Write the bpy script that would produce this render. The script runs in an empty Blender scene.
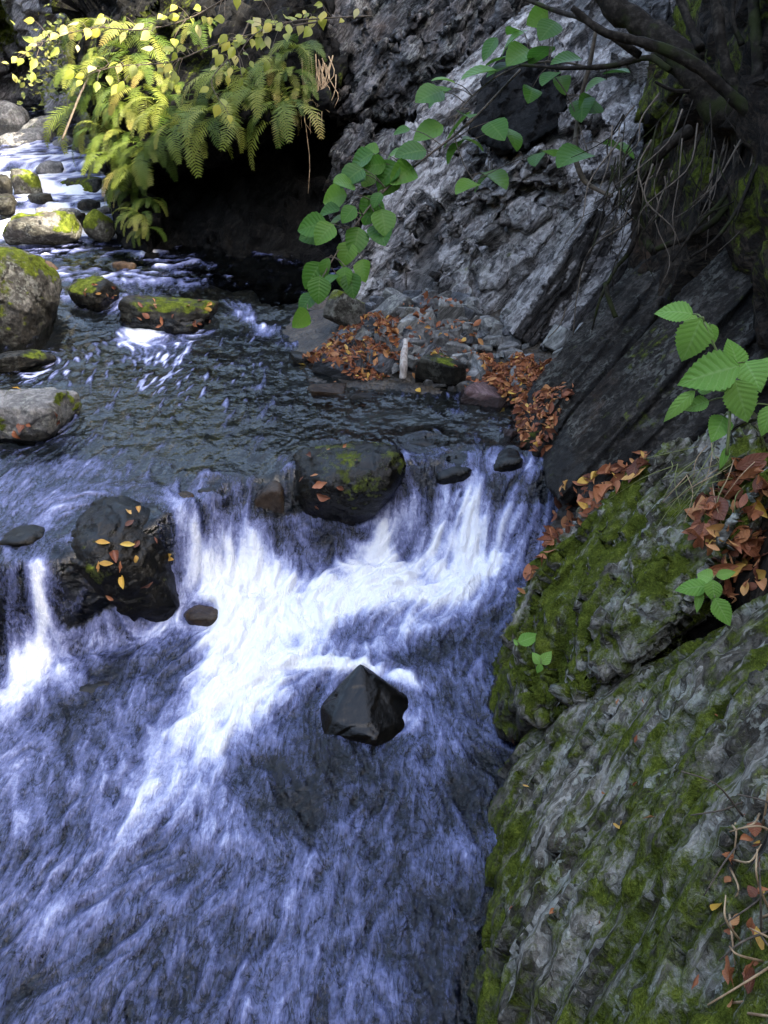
import bpy, bmesh, math, random
import numpy as np
from mathutils import Vector, Matrix
from mathutils.bvhtree import BVHTree

random.seed(11)
rng = np.random.default_rng(11)
scene = bpy.context.scene
COL = scene.collection

# ------------------------------------------------------------------ camera geometry
CAM = np.array([0.0, 0.0, 2.0])
PITCH = math.radians(30)
FPX = 788.0
CP, SP = math.cos(PITCH), math.sin(PITCH)


def at(px, py, t):
    """world point seen at a pixel of the photograph, t metres in front of the lens"""
    u = (px - 384) / FPX
    v = (512 - py) / FPX
    return CAM + t * np.array([u, CP + SP * v, -SP + CP * v])


def atz(px, py, z):
    u = (px - 384) / FPX
    v = (512 - py) / FPX
    d = np.array([u, CP + SP * v, -SP + CP * v])
    return CAM + d * ((z - CAM[2]) / d[2])


# ------------------------------------------------------------------ noise in numpy
def _hash(ix, iy, iz, s):
    h = (ix.astype(np.int64) * 0x8da6b343 + iy.astype(np.int64) * 0xd8163841 + iz.astype(np.int64) * 0xcb1ab31f + int(s) * 0x165667b1)
    h = (h & 0xffffffff).astype(np.uint32)
    h ^= h >> np.uint32(15)
    h *= np.uint32(0x2c1b3c6d)
    h ^= h >> np.uint32(12)
    h *= np.uint32(0x297a2d39)
    h ^= h >> np.uint32(15)
    return h


def _h01(ix, iy, iz, s):
    return _hash(ix, iy, iz, s).astype(np.float64) / 4294967296.0


def vnoise(P, seed=0):
    f = np.floor(P)
    i = f.astype(np.int64)
    w = P - f
    w = w * w * w * (w * (w * 6 - 15) + 10)
    out = np.zeros(len(P))
    for dx in (0, 1):
        wx = w[:, 0] if dx else 1 - w[:, 0]
        for dy in (0, 1):
            wy = w[:, 1] if dy else 1 - w[:, 1]
            for dz in (0, 1):
                wz = w[:, 2] if dz else 1 - w[:, 2]
                out += wx * wy * wz * _h01(i[:, 0] + dx, i[:, 1] + dy, i[:, 2] + dz, seed)
    return out


def fbm(P, seed=0, octv=4, gain=0.5, lac=2.03):
    out = np.zeros(len(P))
    a, tot = 1.0, 0.0
    for k in range(octv):
        out += a * vnoise(P + k * 17.3, seed + k * 131)
        tot += a
        a *= gain
        P = P * lac
    return out / tot


def facet(P, seed=0, step=1.0, tilt=1.0):
    """broken-rock noise: every cell is a tilted plane of its own"""
    b = np.floor(P - 0.5).astype(np.int64)
    best = np.full(len(P), 1e9)
    out = np.zeros(len(P))
    for dx in (0, 1):
        for dy in (0, 1):
            for dz in (0, 1):
                c = b + np.array([dx, dy, dz])
                h = _hash(c[:, 0], c[:, 1], c[:, 2], seed)
                r = [((h >> np.uint32(k * 5)) & np.uint32(31)).astype(np.float64) / 31.0 for k in range(6)]
                d = P - (c + 0.15 + 0.7 * np.stack(r[:3], 1))
                dist = (d * d).sum(1)
                val = (r[3] - 0.5) * step + tilt * ((r[4] - .5) * d[:, 0] + (r[5] - .5) * d[:, 1] + (r[0] - .5) * d[:, 2]) * 2
                m = dist < best
                best = np.where(m, dist, best)
                out = np.where(m, val, out)
    return out


def sstep(a, b, x):
    t = np.clip((x - a) / (b - a), 0, 1)
    return t * t * (3 - 2 * t)


# ------------------------------------------------------------------ mesh building
def mk_mesh(name, V, F, smooth=True, attrs=None, mat=None):
    """V (n,3); F an (m,k) array or a list of such arrays"""
    V = np.asarray(V, dtype=np.float32)
    Fs = F if isinstance(F, list) else [F]
    me = bpy.data.meshes.new(name)
    me.vertices.add(len(V))
    me.vertices.foreach_set('co', V.ravel())
    loops = np.concatenate([np.asarray(f, dtype=np.int32).ravel() for f in Fs])
    sizes = np.concatenate([np.full(len(f), np.asarray(f).shape[1], dtype=np.int32) for f in Fs])
    me.loops.add(len(loops))
    me.loops.foreach_set('vertex_index', loops)
    me.polygons.add(len(sizes))
    starts = np.concatenate([[0], np.cumsum(sizes)[:-1]]).astype(np.int32)
    me.polygons.foreach_set('loop_start', starts)
    me.update(calc_edges=True)
    me.polygons.foreach_set('use_smooth', np.full(len(sizes), smooth, dtype=bool))
    for k, a in (attrs or {}).items():
        at_ = me.attributes.new(k, 'FLOAT', 'POINT')
        at_.data.foreach_set('value', np.asarray(a, dtype=np.float32))
    if mat:
        me.materials.append(mat)
    me.validate()
    return me


def link(name, data, parent=None, loc=None):
    o = bpy.data.objects.new(name, data)
    COL.objects.link(o)
    if parent is not None:
        o.parent = parent
    if loc is not None:
        o.location = loc
    return o


def tag(o, label, cat, group=None, kind=None):
    o['label'] = label
    o['category'] = cat
    if group:
        o['group'] = group
    if kind:
        o['kind'] = kind
    return o


def thing(name, label, cat, loc, group=None):
    o = bpy.data.objects.new(name, None)
    COL.objects.link(o)
    o.empty_display_size = .05
    o.location = loc
    return tag(o, label, cat, group)


def vnormals(V, F):
    a, b, c = V[F[:, 0]], V[F[:, 1]], V[F[:, 2]]
    n = np.cross(b - a, c - a)
    if F.shape[1] == 4:
        d = V[F[:, 3]]
        n = n + np.cross(c - a, d - a)
    out = np.zeros_like(V)
    for k in range(3):
        for j in range(F.shape[1]):
            out[:, k] += np.bincount(F[:, j], weights=n[:, k], minlength=len(V))
    return out / np.maximum(np.linalg.norm(out, axis=1, keepdims=True), 1e-12)


def hull_union(hulls, voxel):
    bm = bmesh.new()
    for pts in hulls:
        vs = [bm.verts.new(p) for p in pts]
        r = bmesh.ops.convex_hull(bm, input=vs)
        bad = [e for e in r['geom_unused'] + r['geom_interior'] if isinstance(e, bmesh.types.BMVert) and e.is_valid]
        if bad:
            bmesh.ops.delete(bm, geom=list(set(bad)), context='VERTS')
    bmesh.ops.recalc_face_normals(bm, faces=bm.faces)
    me = bpy.data.meshes.new('hull')
    bm.to_mesh(me)
    bm.free()
    o = link('hull', me)
    m = o.modifiers.new('r', 'REMESH')
    m.mode = 'VOXEL'
    m.voxel_size = voxel
    dg = bpy.context.evaluated_depsgraph_get()
    dg.update()
    ev = o.evaluated_get(dg)
    em = ev.to_mesh()
    V = np.empty(len(em.vertices) * 3, dtype=np.float32)
    em.vertices.foreach_get('co', V)
    V = V.reshape(-1, 3).astype(np.float64)
    L = np.empty(len(em.loops), dtype=np.int32)
    em.loops.foreach_get('vertex_index', L)
    tot = np.empty(len(em.polygons), dtype=np.int32)
    em.polygons.foreach_get('loop_total', tot)
    assert (tot == 4).all(), 'remesh gave non quads'
    F = L.reshape(-1, 4)
    ev.to_mesh_clear()
    bpy.data.objects.remove(o)
    bpy.data.meshes.remove(me)
    return V, F


# bedding of the schist: rows are two directions inside the beds and their normal
NB = np.array([-.58, -.42, .70]); NB /= np.linalg.norm(NB)
D1 = np.array([.62, .25, .74]); D1 -= NB * D1.dot(NB); D1 /= np.linalg.norm(D1)
D2 = np.cross(NB, D1)
BED = np.stack([D1, D2, NB])


def schist(V, F, amps, seed=0, aniso=(1.0, .7, .16), smooth_first=2, voxel=.01):
    """push a smooth solid out into broken, bedded rock. amps: list of (cell size, amplitude, tilt)"""
    for _ in range(smooth_first):
        S = np.zeros_like(V)
        cnt = np.bincount(F.ravel(), minlength=len(V)).astype(float)
        cen = V[F].mean(1)
        for k in range(3):
            for j in range(4):
                S[:, k] += np.bincount(F[:, j], weights=cen[:, k], minlength=len(V))
        V = S / cnt[:, None]
    an = np.array(aniso)
    for q, (size, amp, tilt) in enumerate(amps):
        N = vnormals(V, F)
        P = V @ BED.T
        P = P + (fbm(V / (size * 2.5), seed + 5 + q, 2) - .5)[:, None] * size * .5
        aq = np.maximum(an, 3.2 * voxel / size)
        h = facet(P / (size * aq), seed + q * 31, .7, tilt)
        V = V + N * (h * amp)[:, None]
    return V


# ------------------------------------------------------------------ node helper
class Graph:
    def __init__(self, name):
        self.mat = bpy.data.materials.new(name)
        self.mat.use_nodes = True
        self.t = self.mat.node_tree
        self.t.nodes.clear()

    def n(self, typ, ins=None, out=0, **props):
        nd = self.t.nodes.new(typ)
        for k, v in props.items():
            setattr(nd, k, v)
        for k, v in (ins or {}).items():
            s = nd.inputs[k]
            if isinstance(v, bpy.types.NodeSocket):
                self.t.links.new(v, s)
            else:
                if isinstance(v, (tuple, list)) and s.type == 'RGBA' and len(v) == 3:
                    v = (*v, 1)
                s.default_value = v
        return nd.outputs[out]

    def math(self, op, a, b=0.0, clamp=False):
        return self.n('ShaderNodeMath', {0: a, 1: b}, operation=op, use_clamp=clamp)

    def mix(self, f, a, b, blend='MIX'):
        return self.n('ShaderNodeMix', {0: f, 6: a, 7: b}, out=2, data_type='RGBA', blend_type=blend)

    def mixf(self, f, a, b):
        return self.n('ShaderNodeMix', {0: f, 2: a, 3: b}, out=0, data_type='FLOAT')

    def noise(self, vec, scale, detail=4, rough=.55, dist=0.0):
        return self.n('ShaderNodeTexNoise', {'Vector': vec, 'Scale': scale, 'Detail': detail, 'Roughness': rough, 'Distortion': dist})

    def ramp(self, fac, stops, interp='LINEAR'):
        nd = self.t.nodes.new('ShaderNodeValToRGB')
        cr = nd.color_ramp
        cr.interpolation = interp
        while len(cr.elements) < len(stops):
            cr.elements.new(.5)
        for e, (p, c) in zip(cr.elements, stops):
            e.position = p
            e.color = (*c, 1) if not isinstance(c, (int, float)) else (c, c, c, 1)
        self.t.links.new(fac, nd.inputs[0])
        return nd.outputs[0]

    def attr(self, name):
        return self.n('ShaderNodeAttribute', out=2, attribute_name=name)

    def step(self, x, a, b):
        return self.n('ShaderNodeMapRange', {'Value': x, 'From Min': a, 'From Max': b}, interpolation_type='SMOOTHSTEP')

    def bump(self, h, strength, dist, normal=None):
        ins = {'Height': h, 'Strength': strength, 'Distance': dist}
        if normal is not None:
            ins['Normal'] = normal
        return self.n('ShaderNodeBump', ins)

    def out(self, shader):
        o = self.t.nodes.new('ShaderNodeOutputMaterial')
        self.t.links.new(shader, o.inputs['Surface'])
        return self.mat

    def pos(self):
        return self.n('ShaderNodeNewGeometry', out=0)

    def dot(self, v, d):
        return self.n('ShaderNodeVectorMath', {0: v, 1: tuple(d)}, out=1, operation='DOT_PRODUCT')


def bedded(g, p, l1=1.0, l2=.7, l3=.16):
    return g.n('ShaderNodeCombineXYZ', {0: g.dot(p, D1 / l1), 1: g.dot(p, D2 / l2), 2: g.dot(p, NB / l3)})


def rock_material(name, cols, rough=(.85, .3), lichen=.5, stain=.5, grain=1.0, bump=.6, moss_cols=None, lich_col=(.34, .35, .30), flake=1.0, flaky=1.0, iso=False):
    """cols: dark, mid, light. Uses the point attributes moss (0..1) and wet (0..1)"""
    g = Graph(name)
    p = g.pos()
    q = g.n('ShaderNodeVectorMath', {0: p, 1: (2.2, 2.2, 2.2)}, operation='MULTIPLY') if iso else bedded(g, p)
    wp = g.n('ShaderNodeVectorMath', {0: q, 1: g.n('ShaderNodeVectorMath', {0: g.n('ShaderNodeTexNoise', {'Vector': p, 'Scale': 9.0, 'Detail': 3.0}, out=1), 1: (.08, .08, .08)}, operation='MULTIPLY')}, operation='ADD')
    n1 = g.noise(q, 2.6, 9, .66, .1)
    n2 = g.noise(p, 11, 7, .62)
    n3 = g.noise(q, 13, 6, .7)
    n4 = g.noise(p, 75, 4, .65)
    va = g.n('ShaderNodeTexVoronoi', {'Vector': wp, 'Scale': 9.0 * flake}, out=1)
    vb = g.n('ShaderNodeTexVoronoi', {'Vector': wp, 'Scale': 26.0 * flake}, out=1)
    ca = g.n('ShaderNodeSeparateColor', {0: va}, out=0)
    cb = g.n('ShaderNodeSeparateColor', {0: vb}, out=0)
    flk = g.math('ADD', g.math('MULTIPLY', ca, .5), g.math('MULTIPLY', cb, .5))
    m = g.math('ADD', g.math('ADD', g.math('MULTIPLY', n1, .5), g.math('MULTIPLY', n3, .5)), g.math('MULTIPLY', g.math('SUBTRACT', flk, .5), .26 * flaky))
    base = g.ramp(m, [(.36, cols[0]), (.5, cols[1]), (.63, cols[2])])
    base = g.mix(g.math('MULTIPLY', g.step(n2, .35, .7), .7), base, g.mix(.55, base, cols[0]))
    st = g.step(g.noise(p, 3.3, 6, .7), .56, .74)
    base = g.mix(g.math('MULTIPLY', st, stain), base, (.11, .06, .035))
    lm = g.math('MULTIPLY', g.step(g.noise(p, 5.2, 5, .7), .46, .60), g.step(g.math('ADD', g.math('MULTIPLY', cb, .35), g.noise(p, 34, 6, .75)), .66, .78))
    base = g.mix(g.math('MULTIPLY', lm, lichen), base, lich_col)
    base = g.mix(g.math('MULTIPLY', g.step(n4, .35, .7), .5 * grain), base, g.mix(.65, base, (.015, .015, .014)))
    wet = g.attr('wet')  # damp rock; on the slabs and the cliff block also painted shade
    wet_shade = g.step(g.math('ADD', wet, g.math('MULTIPLY', g.math('SUBTRACT', n2, .5), .8)), .35, .65)
    base = g.mix(wet_shade, base, g.mix(1.0, base, (.28, .27, .26), 'MULTIPLY'))
    rgh = g.mixf(wet_shade, rough[0], rough[1])
    # moss
    mc = moss_cols or ((.016, .020, .004), (.080, .100, .015), (.215, .245, .042))
    mn = g.math('ADD', g.math('MULTIPLY', g.noise(q, 4.5, 8, .72), .6), g.math('MULTIPLY', g.noise(p, 19, 6, .72), .4))
    mo = g.attr('moss')
    mm = g.step(g.math('ADD', mo, g.math('MULTIPLY', g.math('SUBTRACT', mn, .5), 2.6)), .36, .72)
    mf = g.noise(p, 160, 3, .7)
    mcol = g.ramp(g.math('ADD', g.math('MULTIPLY', g.noise(p, 24, 5, .7), .65), g.math('MULTIPLY', mf, .35)), [(.33, mc[0]), (.52, mc[1]), (.72, mc[2])])
    base = g.mix(mm, base, mcol)
    rgh = g.mixf(mm, rgh, .95)
    hr = g.math('ADD', g.math('ADD', g.math('ADD', g.math('MULTIPLY', n3, .8), g.math('MULTIPLY', n2, .5)), g.math('MULTIPLY', n4, .25)), g.math('MULTIPLY', flk, .55 * flaky))
    hm = g.math('ADD', g.math('MULTIPLY', mf, .5), g.math('MULTIPLY', g.noise(p, 60, 3), .6))
    h = g.mixf(mm, hr, g.math('ADD', hm, .6))
    nb = g.bump(h, bump, .035)
    bs = g.n('ShaderNodeBsdfPrincipled', {'Base Color': base, 'Roughness': rgh, 'Normal': nb, 'Specular IOR Level': g.mixf(mm, g.mixf(wet_shade, .10, .24), .03)})
    return g.out(bs)
# ------------------------------------------------------------------ rock materials
M = {}
M['upper'] = rock_material('schist_grey', ((.022, .021, .021), (.070, .067, .068), (.19, .18, .18)), (.85, .4), .3, .3, 1.0, .9)
M['cliff'] = rock_material('schist_pale', ((.055, .051, .051), (.25, .23, .222), (.52, .49, .475)), (.85, .4), .25, .35, 1.0, 1.0, flaky=1.3)
M['dark'] = rock_material('schist_dark', ((.0015, .0015, .0015), (.004, .004, .004), (.016, .015, .014)), (.9, .6), .0, .0, .8, .8)  # near-black: the unlit look of the cave is put into the colour
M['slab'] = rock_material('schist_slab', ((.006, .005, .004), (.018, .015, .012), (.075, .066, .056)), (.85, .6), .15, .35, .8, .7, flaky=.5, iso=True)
M['bank'] = rock_material('schist_lichen', ((.040, .035, .027), (.15, .137, .112), (.40, .375, .325)), (.9, .4), .9, .35, 1.0, 1.0, flaky=1.3)
M['wet'] = rock_material('river_rock_wet', ((.005, .0045, .004), (.014, .013, .010), (.05, .046, .036)), (.5, .16), .1, .5, .8, .35, flaky=.2, iso=True)
M['black'] = rock_material('wedge_rock_wet', ((.004, .004, .004), (.010, .009, .008), (.03, .027, .024)), (.3, .12), .0, .2, .4, .18, flaky=.1, iso=True)
M['mossrock'] = rock_material('boulder_grey_green', ((.022, .020, .017), (.078, .074, .062), (.22, .21, .19)), (.85, .35), .5, .3, 1.0, .6, flaky=.2, iso=True)
M['stone'] = rock_material('river_stone', ((.055, .055, .055), (.15, .148, .145), (.32, .31, .30)), (.8, .3), .4, .25, .8, .6, flaky=.3, iso=True)
M['brown'] = rock_material('river_stone_brown', ((.05, .03, .018), (.13, .08, .045), (.24, .16, .10)), (.6, .2), .1, .7, .8, .4, flaky=.2, iso=True)
M['amber'] = rock_material('river_stone_amber', ((.06, .032, .010), (.17, .095, .028), (.34, .22, .08)), (.6, .2), .0, .5, .8, .4, flaky=.2, iso=True)
M['soil'] = rock_material('earth', ((.005, .004, .003), (.018, .013, .009), (.055, .040, .028)), (.95, .6), .03, .6, 1.0, 1.0)
M['wall'] = rock_material('gorge_wall', ((.06, .06, .065), (.19, .185, .20), (.40, .39, .41)), (.9, .6), .4, .3, 1.0, .8)

OBST = []          # x, y, radius: what the water flows round
SURF = {}          # name -> (V, F) in world space, for scattering


def centre_mesh(V):
    c = np.array([V[:, 0].mean(), V[:, 1].mean(), V[:, 2].min()])
    return c


def put_mesh(name, V, F, mat, attrs=None, key=None, parent=None, smooth=True):
    c = centre_mesh(V)
    me = mk_mesh(name, V - c, F, smooth, attrs, mat)
    o = link(name, me, parent, c)
    if key:
        SURF[key] = (V, F)
    return o


def wz(V, z0, z1):
    return 1 - sstep(z0, z1, V[:, 2])


def solid(name, hulls, voxel, amps, mat, seed=0, aniso=(1.0, .7, .16), attrs=None, key=None, sm=2, hole=None):
    V, F = hull_union(hulls, voxel)
    V = schist(V, F, amps, seed, aniso, sm, voxel)
    if key in ('crop', 'bank'):
        N0 = vnormals(V, F)
        V = V + N0 * (.012 * sstep(.45, .62, fbm(V * 7, 5, 3)) * (.5 + fbm(V * 45, 6, 2)))[:, None]
    if hole:
        V = hole(V)
    N = vnormals(V, F)
    a = attrs(V, N) if attrs else {}
    a = {'moss': np.zeros(len(V)), 'wet': np.zeros(len(V)), **a}
    return put_mesh(name, V, F, mat, a, key)


def shards(hulls, region, n, seed, L=(.07, .28), T=(.015, .06), jit=.25):
    """broken plates lying in the bedding, set into the face that the hulls make (they become part of the same rock)"""
    r = np.random.default_rng(seed)
    V, F = hull_union(hulls, .06)
    tree = BVHTree.FromPolygons(V.tolist(), F.tolist())
    out = []
    A = np.array(region, float)
    while len(out) < n:
        px, py = r.uniform(A[0], A[1])
        d = Vector(at(px, py, 1.0) - CAM).normalized()
        h = tree.ray_cast(Vector(CAM), d)
        if h[0] is None:
            n -= 1
            continue
        l1 = r.uniform(*L) ** 1.0
        ext = np.array([l1, l1 * r.uniform(.4, .9), r.uniform(*T)])
        R = np.array(Matrix.Rotation(r.normal() * jit, 3, 'X') @ Matrix.Rotation(r.normal() * jit, 3, 'Y') @ Matrix.Rotation(r.normal() * jit * 2, 3, 'Z'))
        c = np.array(h[0]) + np.array(h[1]) * r.uniform(-.02, .045)
        pts = []
        for sx in (-1, 1):
            for sy in (-1, 1):
                for sz in (-1, 1):
                    q = np.array([sx, sy, sz]) * ext * r.uniform(.55, 1.0, 3) * .5
                    pts.append(c + (R @ q) @ BED)
        out.append(pts)
    return out


def up(p, z):
    return np.array([p[0], p[1], z])


# ---- pale crumbling face in the middle, standing behind the gravel bank
def cliff_attr(V, N):
    n = fbm(V * 1.3, 77, 4)
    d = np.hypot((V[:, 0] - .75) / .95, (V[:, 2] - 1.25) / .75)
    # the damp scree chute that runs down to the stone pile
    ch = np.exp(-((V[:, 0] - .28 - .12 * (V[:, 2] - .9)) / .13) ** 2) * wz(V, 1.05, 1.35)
    return {'moss': .22 * sstep(.45, .7, n), 'wet': .75 * ch + np.maximum(wz(V, .55, .85) * .6, .6 * sstep(1.05, 1.6, d + (n - .5) * .8))}  # darker down the chute, at the foot and away from the middle


foot = [at(328, 335, 5.45), at(380, 335, 5.0), at(440, 345, 4.75), at(520, 352, 4.55), at(610, 345, 4.3)]
mid = [at(372, 230, 5.55), at(430, 200, 5.25), at(500, 200, 5.0), at(570, 190, 4.85), at(640, 170, 4.65)]
top = [at(420, 105, 5.75), at(500, 40, 5.7), at(560, -10, 5.5), at(660, -40, 5.2)]
back = [p + np.array([.8, 2.6, 0]) for p in (top[0], top[2], top[3])] + [up(p + np.array([.6, 2.2, 0]), -.2) for p in (foot[0], foot[2], foot[4])]
H1 = [up(p, -.2) for p in foot] + foot + mid + top + back
# separate projecting ribs and shelves of the same face
rib1 = [at(430, 300, 4.95), at(470, 335, 4.65), at(540, 345, 4.45), at(520, 250, 4.75), at(470, 250, 5.0), at(560, 290, 4.5), at(590, 330, 4.4)] + [at(480, 300, 6), at(580, 300, 5.6)]
rib2 = [at(345, 300, 5.25), at(372, 330, 5.0), at(400, 325, 5.0), at(420, 255, 5.15), at(385, 240, 5.35), at(350, 260, 5.5), at(420, 280, 5.6), at(350, 300, 6.0)]
rib3 = [at(480, 160, 5.0), at(560, 130, 4.85), at(600, 160, 4.7), at(500, 185, 4.85), at(580, 185, 4.7), at(520, 120, 5.6), at(600, 120, 5.4)]
CL = [H1, rib1, rib2, rib3]
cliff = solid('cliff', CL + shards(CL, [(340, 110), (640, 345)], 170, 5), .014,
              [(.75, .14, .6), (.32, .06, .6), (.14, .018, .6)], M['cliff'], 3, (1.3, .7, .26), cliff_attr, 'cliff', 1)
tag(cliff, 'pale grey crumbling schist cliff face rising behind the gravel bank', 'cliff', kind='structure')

# ---- angular dark-faced block that juts out low on the face, and the darker block above it
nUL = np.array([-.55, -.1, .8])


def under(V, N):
    return {'wet': sstep(.80, .55, N @ nUL), 'moss': .1 + 0 * N[:, 2]}  # shade painted by facing: dark wherever the rock turns from the upper left


def plates(lines, t_lo, t_hi, thick=.5, step=.035, bk=(-.02, 1.0, -.04)):
    """parallel plates of bedded rock: each lies between two slanting lines, its face running back in from a proud upper edge"""
    out = []
    n = len(lines) - 1
    for k in range(n):
        (a, b), (c, d) = lines[k], lines[k + 1]
        f0, f1 = k / n, (k + 1) / n
        lo = lambda f: t_lo[0] + (t_lo[1] - t_lo[0]) * f
        hi = lambda f: t_hi[0] + (t_hi[1] - t_hi[0]) * f
        P = [at(*a, lo(f0)), at(*b, hi(f0)), at(*c, lo(f0) + step), at(*d, hi(f0) + step)]
        out.append(P + [p + np.array(bk) * thick for p in P])
    return out


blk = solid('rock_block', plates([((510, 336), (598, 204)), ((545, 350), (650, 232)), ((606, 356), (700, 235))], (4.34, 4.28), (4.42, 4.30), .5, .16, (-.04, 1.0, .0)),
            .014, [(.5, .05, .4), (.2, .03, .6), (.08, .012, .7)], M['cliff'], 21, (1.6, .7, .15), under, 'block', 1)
tag(blk, 'angular grey block with a dark undercut face jutting from the cliff foot', 'rock')
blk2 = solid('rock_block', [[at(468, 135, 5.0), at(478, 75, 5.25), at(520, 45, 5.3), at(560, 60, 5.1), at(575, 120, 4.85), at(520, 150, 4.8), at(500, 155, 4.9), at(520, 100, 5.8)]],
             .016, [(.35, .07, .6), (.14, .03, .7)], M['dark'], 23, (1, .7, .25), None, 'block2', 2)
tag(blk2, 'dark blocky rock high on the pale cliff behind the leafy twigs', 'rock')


# ---- overhang with the black cave under it
def over_attr(V, N):
    n = fbm(V * 1.6, 41, 4)
    return {'moss': sstep(1.1, 1.9, V[:, 2]) * sstep(.35, .65, n) * .42 * sstep(1.0, 1.5, V[:, 2]), 'wet': 0 * n}


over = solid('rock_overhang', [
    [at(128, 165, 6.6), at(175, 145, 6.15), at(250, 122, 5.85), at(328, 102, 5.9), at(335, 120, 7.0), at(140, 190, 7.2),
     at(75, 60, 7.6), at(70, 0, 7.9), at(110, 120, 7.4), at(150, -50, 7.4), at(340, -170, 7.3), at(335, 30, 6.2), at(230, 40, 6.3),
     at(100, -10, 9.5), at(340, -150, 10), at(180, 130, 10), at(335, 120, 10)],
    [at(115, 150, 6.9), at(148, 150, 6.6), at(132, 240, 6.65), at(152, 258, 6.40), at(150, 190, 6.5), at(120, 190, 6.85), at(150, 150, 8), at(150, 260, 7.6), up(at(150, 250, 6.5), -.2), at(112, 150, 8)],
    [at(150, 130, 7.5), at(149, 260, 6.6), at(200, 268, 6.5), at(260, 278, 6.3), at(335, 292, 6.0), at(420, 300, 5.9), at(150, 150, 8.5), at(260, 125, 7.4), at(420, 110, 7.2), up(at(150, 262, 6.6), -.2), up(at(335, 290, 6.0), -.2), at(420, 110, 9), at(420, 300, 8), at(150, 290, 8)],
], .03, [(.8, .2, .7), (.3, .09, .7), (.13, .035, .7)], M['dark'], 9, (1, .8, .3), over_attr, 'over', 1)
tag(over, 'black mossy rock overhang sheltering a dark cave above the stream', 'rock')


def upper_attr(V, N):
    return {'moss': .15 * sstep(.5, .7, fbm(V * 1.4, 4, 3)), 'wet': .1 + 0 * V[:, 2]}


UP = [
    [at(318, 112, 6.5), at(352, 120, 6.3), at(400, 105, 6.1), at(470, 112, 5.95), at(325, 10, 6.6), at(470, -10, 6.3), at(330, -200, 7), at(560, -250, 6.9),
     at(320, 60, 6.5), at(430, 40, 6.1), at(560, -60, 6.2), at(330, -200, 9.5), at(600, -260, 9.5), at(330, 90, 9), at(560, 60, 9), at(480, 90, 6.0)],
    [at(330, 205, 6.0), at(345, 130, 6.1), at(395, 128, 5.9), at(400, 150, 5.75), at(352, 165, 5.85), at(345, 250, 5.8), at(380, 150, 7), at(340, 200, 7.2)],
]
upper = solid('rock_wall', UP + shards(UP, [(325, 0), (500, 220)], 80, 6, (.1, .4), (.02, .08)), .02, [(.7, .16, .7), (.3, .09, .7), (.13, .035, .7)], M['upper'], 13, (1.3, .8, .2), upper_attr, 'upper', 1)
tag(upper, 'dark grey jointed rock wall above the cave mouth', 'cliff', kind='structure')


# ---- the steep side of the gorge at the right: earth, roots; it goes up out of sight and shades the stream
def soil_attr(V, N):
    n = fbm(V * 2.2, 8, 4)
    return {'moss': .55 * sstep(.45, .62, n) * sstep(.8, 1.6, V[:, 2]), 'wet': 0 * n}


side = solid('hillside', [
    [(1.30, 4.75, .6), (1.45, 4.0, .7), (1.62, 3.0, .8), (1.8, 1.6, .8), (1.9, 0, .4), (2.0, -4.5, .4), (1.75, 5.2, 1.9), (1.86, 4.2, 2.1), (1.92, 3.2, 2.1), (2.0, 1.6, 2.2), (2.1, 0, 2), (2.3, 6.6, 2.0),
     (2.2, 6.4, 6.2), (2.3, 4, 6.4), (2.4, 1, 7.0), (2.6, -4.5, 7.0), (6, 7, 7), (6, -5, 7), (6, 7, -.2), (6, -5, -.2)],
    [at(700, 470, 2.62), at(768, 430, 2.3), at(768, 520, 2.08), at(700, 560, 2.3), at(768, 620, 1.9), at(860, 640, 1.6), at(900, 480, 1.9), (1.9, .6, 1.2), (1.9, 2.6, 1.2), (1.9, .6, 0), (1.9, 2.6, 0), at(640, 580, 2.75)],
], .035, [(.9, .2, .6), (.3, .08, .6), (.13, .03, .7)], M['soil'], 17, (1, .9, .5), soil_attr, 'side', 1)
tag(side, 'dark earthy gorge side with hanging roots', 'hillside', kind='structure')


# ---- the two dark tilted slabs
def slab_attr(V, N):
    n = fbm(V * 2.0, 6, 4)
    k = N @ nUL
    return {'moss': .16 + .22 * sstep(.45, .7, n), 'wet': np.maximum(1 - sstep(.62, .90, k + (n - .5) * .2), wz(V, .5, .62))}  # damp at the foot; elsewhere shade painted by facing, upper-left edges left pale


LA_ = [((503, 472), (697, 226)), ((517, 476), (712, 238)), ((540, 484), (756, 262)), ((566, 496), (800, 300))]
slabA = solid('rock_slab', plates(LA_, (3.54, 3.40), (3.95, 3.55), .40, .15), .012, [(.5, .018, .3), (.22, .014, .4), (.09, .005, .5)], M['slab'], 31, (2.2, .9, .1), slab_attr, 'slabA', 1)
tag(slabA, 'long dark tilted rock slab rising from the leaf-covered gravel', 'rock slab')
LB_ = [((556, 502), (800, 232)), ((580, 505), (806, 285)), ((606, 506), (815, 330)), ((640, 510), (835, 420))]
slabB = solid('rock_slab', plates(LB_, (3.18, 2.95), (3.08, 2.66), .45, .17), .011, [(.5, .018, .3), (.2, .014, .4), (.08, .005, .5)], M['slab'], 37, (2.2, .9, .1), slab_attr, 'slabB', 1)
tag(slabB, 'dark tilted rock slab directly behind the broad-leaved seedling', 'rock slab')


# ---- mossy outcrop and the lichen-grey bank below it
def crop_attr(V, N):
    n = fbm(V * 3.2, 16, 4)
    face = sstep(-.1, .35, N[:, 2])
    return {'moss': (.46 + .32 * sstep(.36, .58, n)) * (.45 + .55 * face), 'wet': wz(V, .05, .3)}


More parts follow.
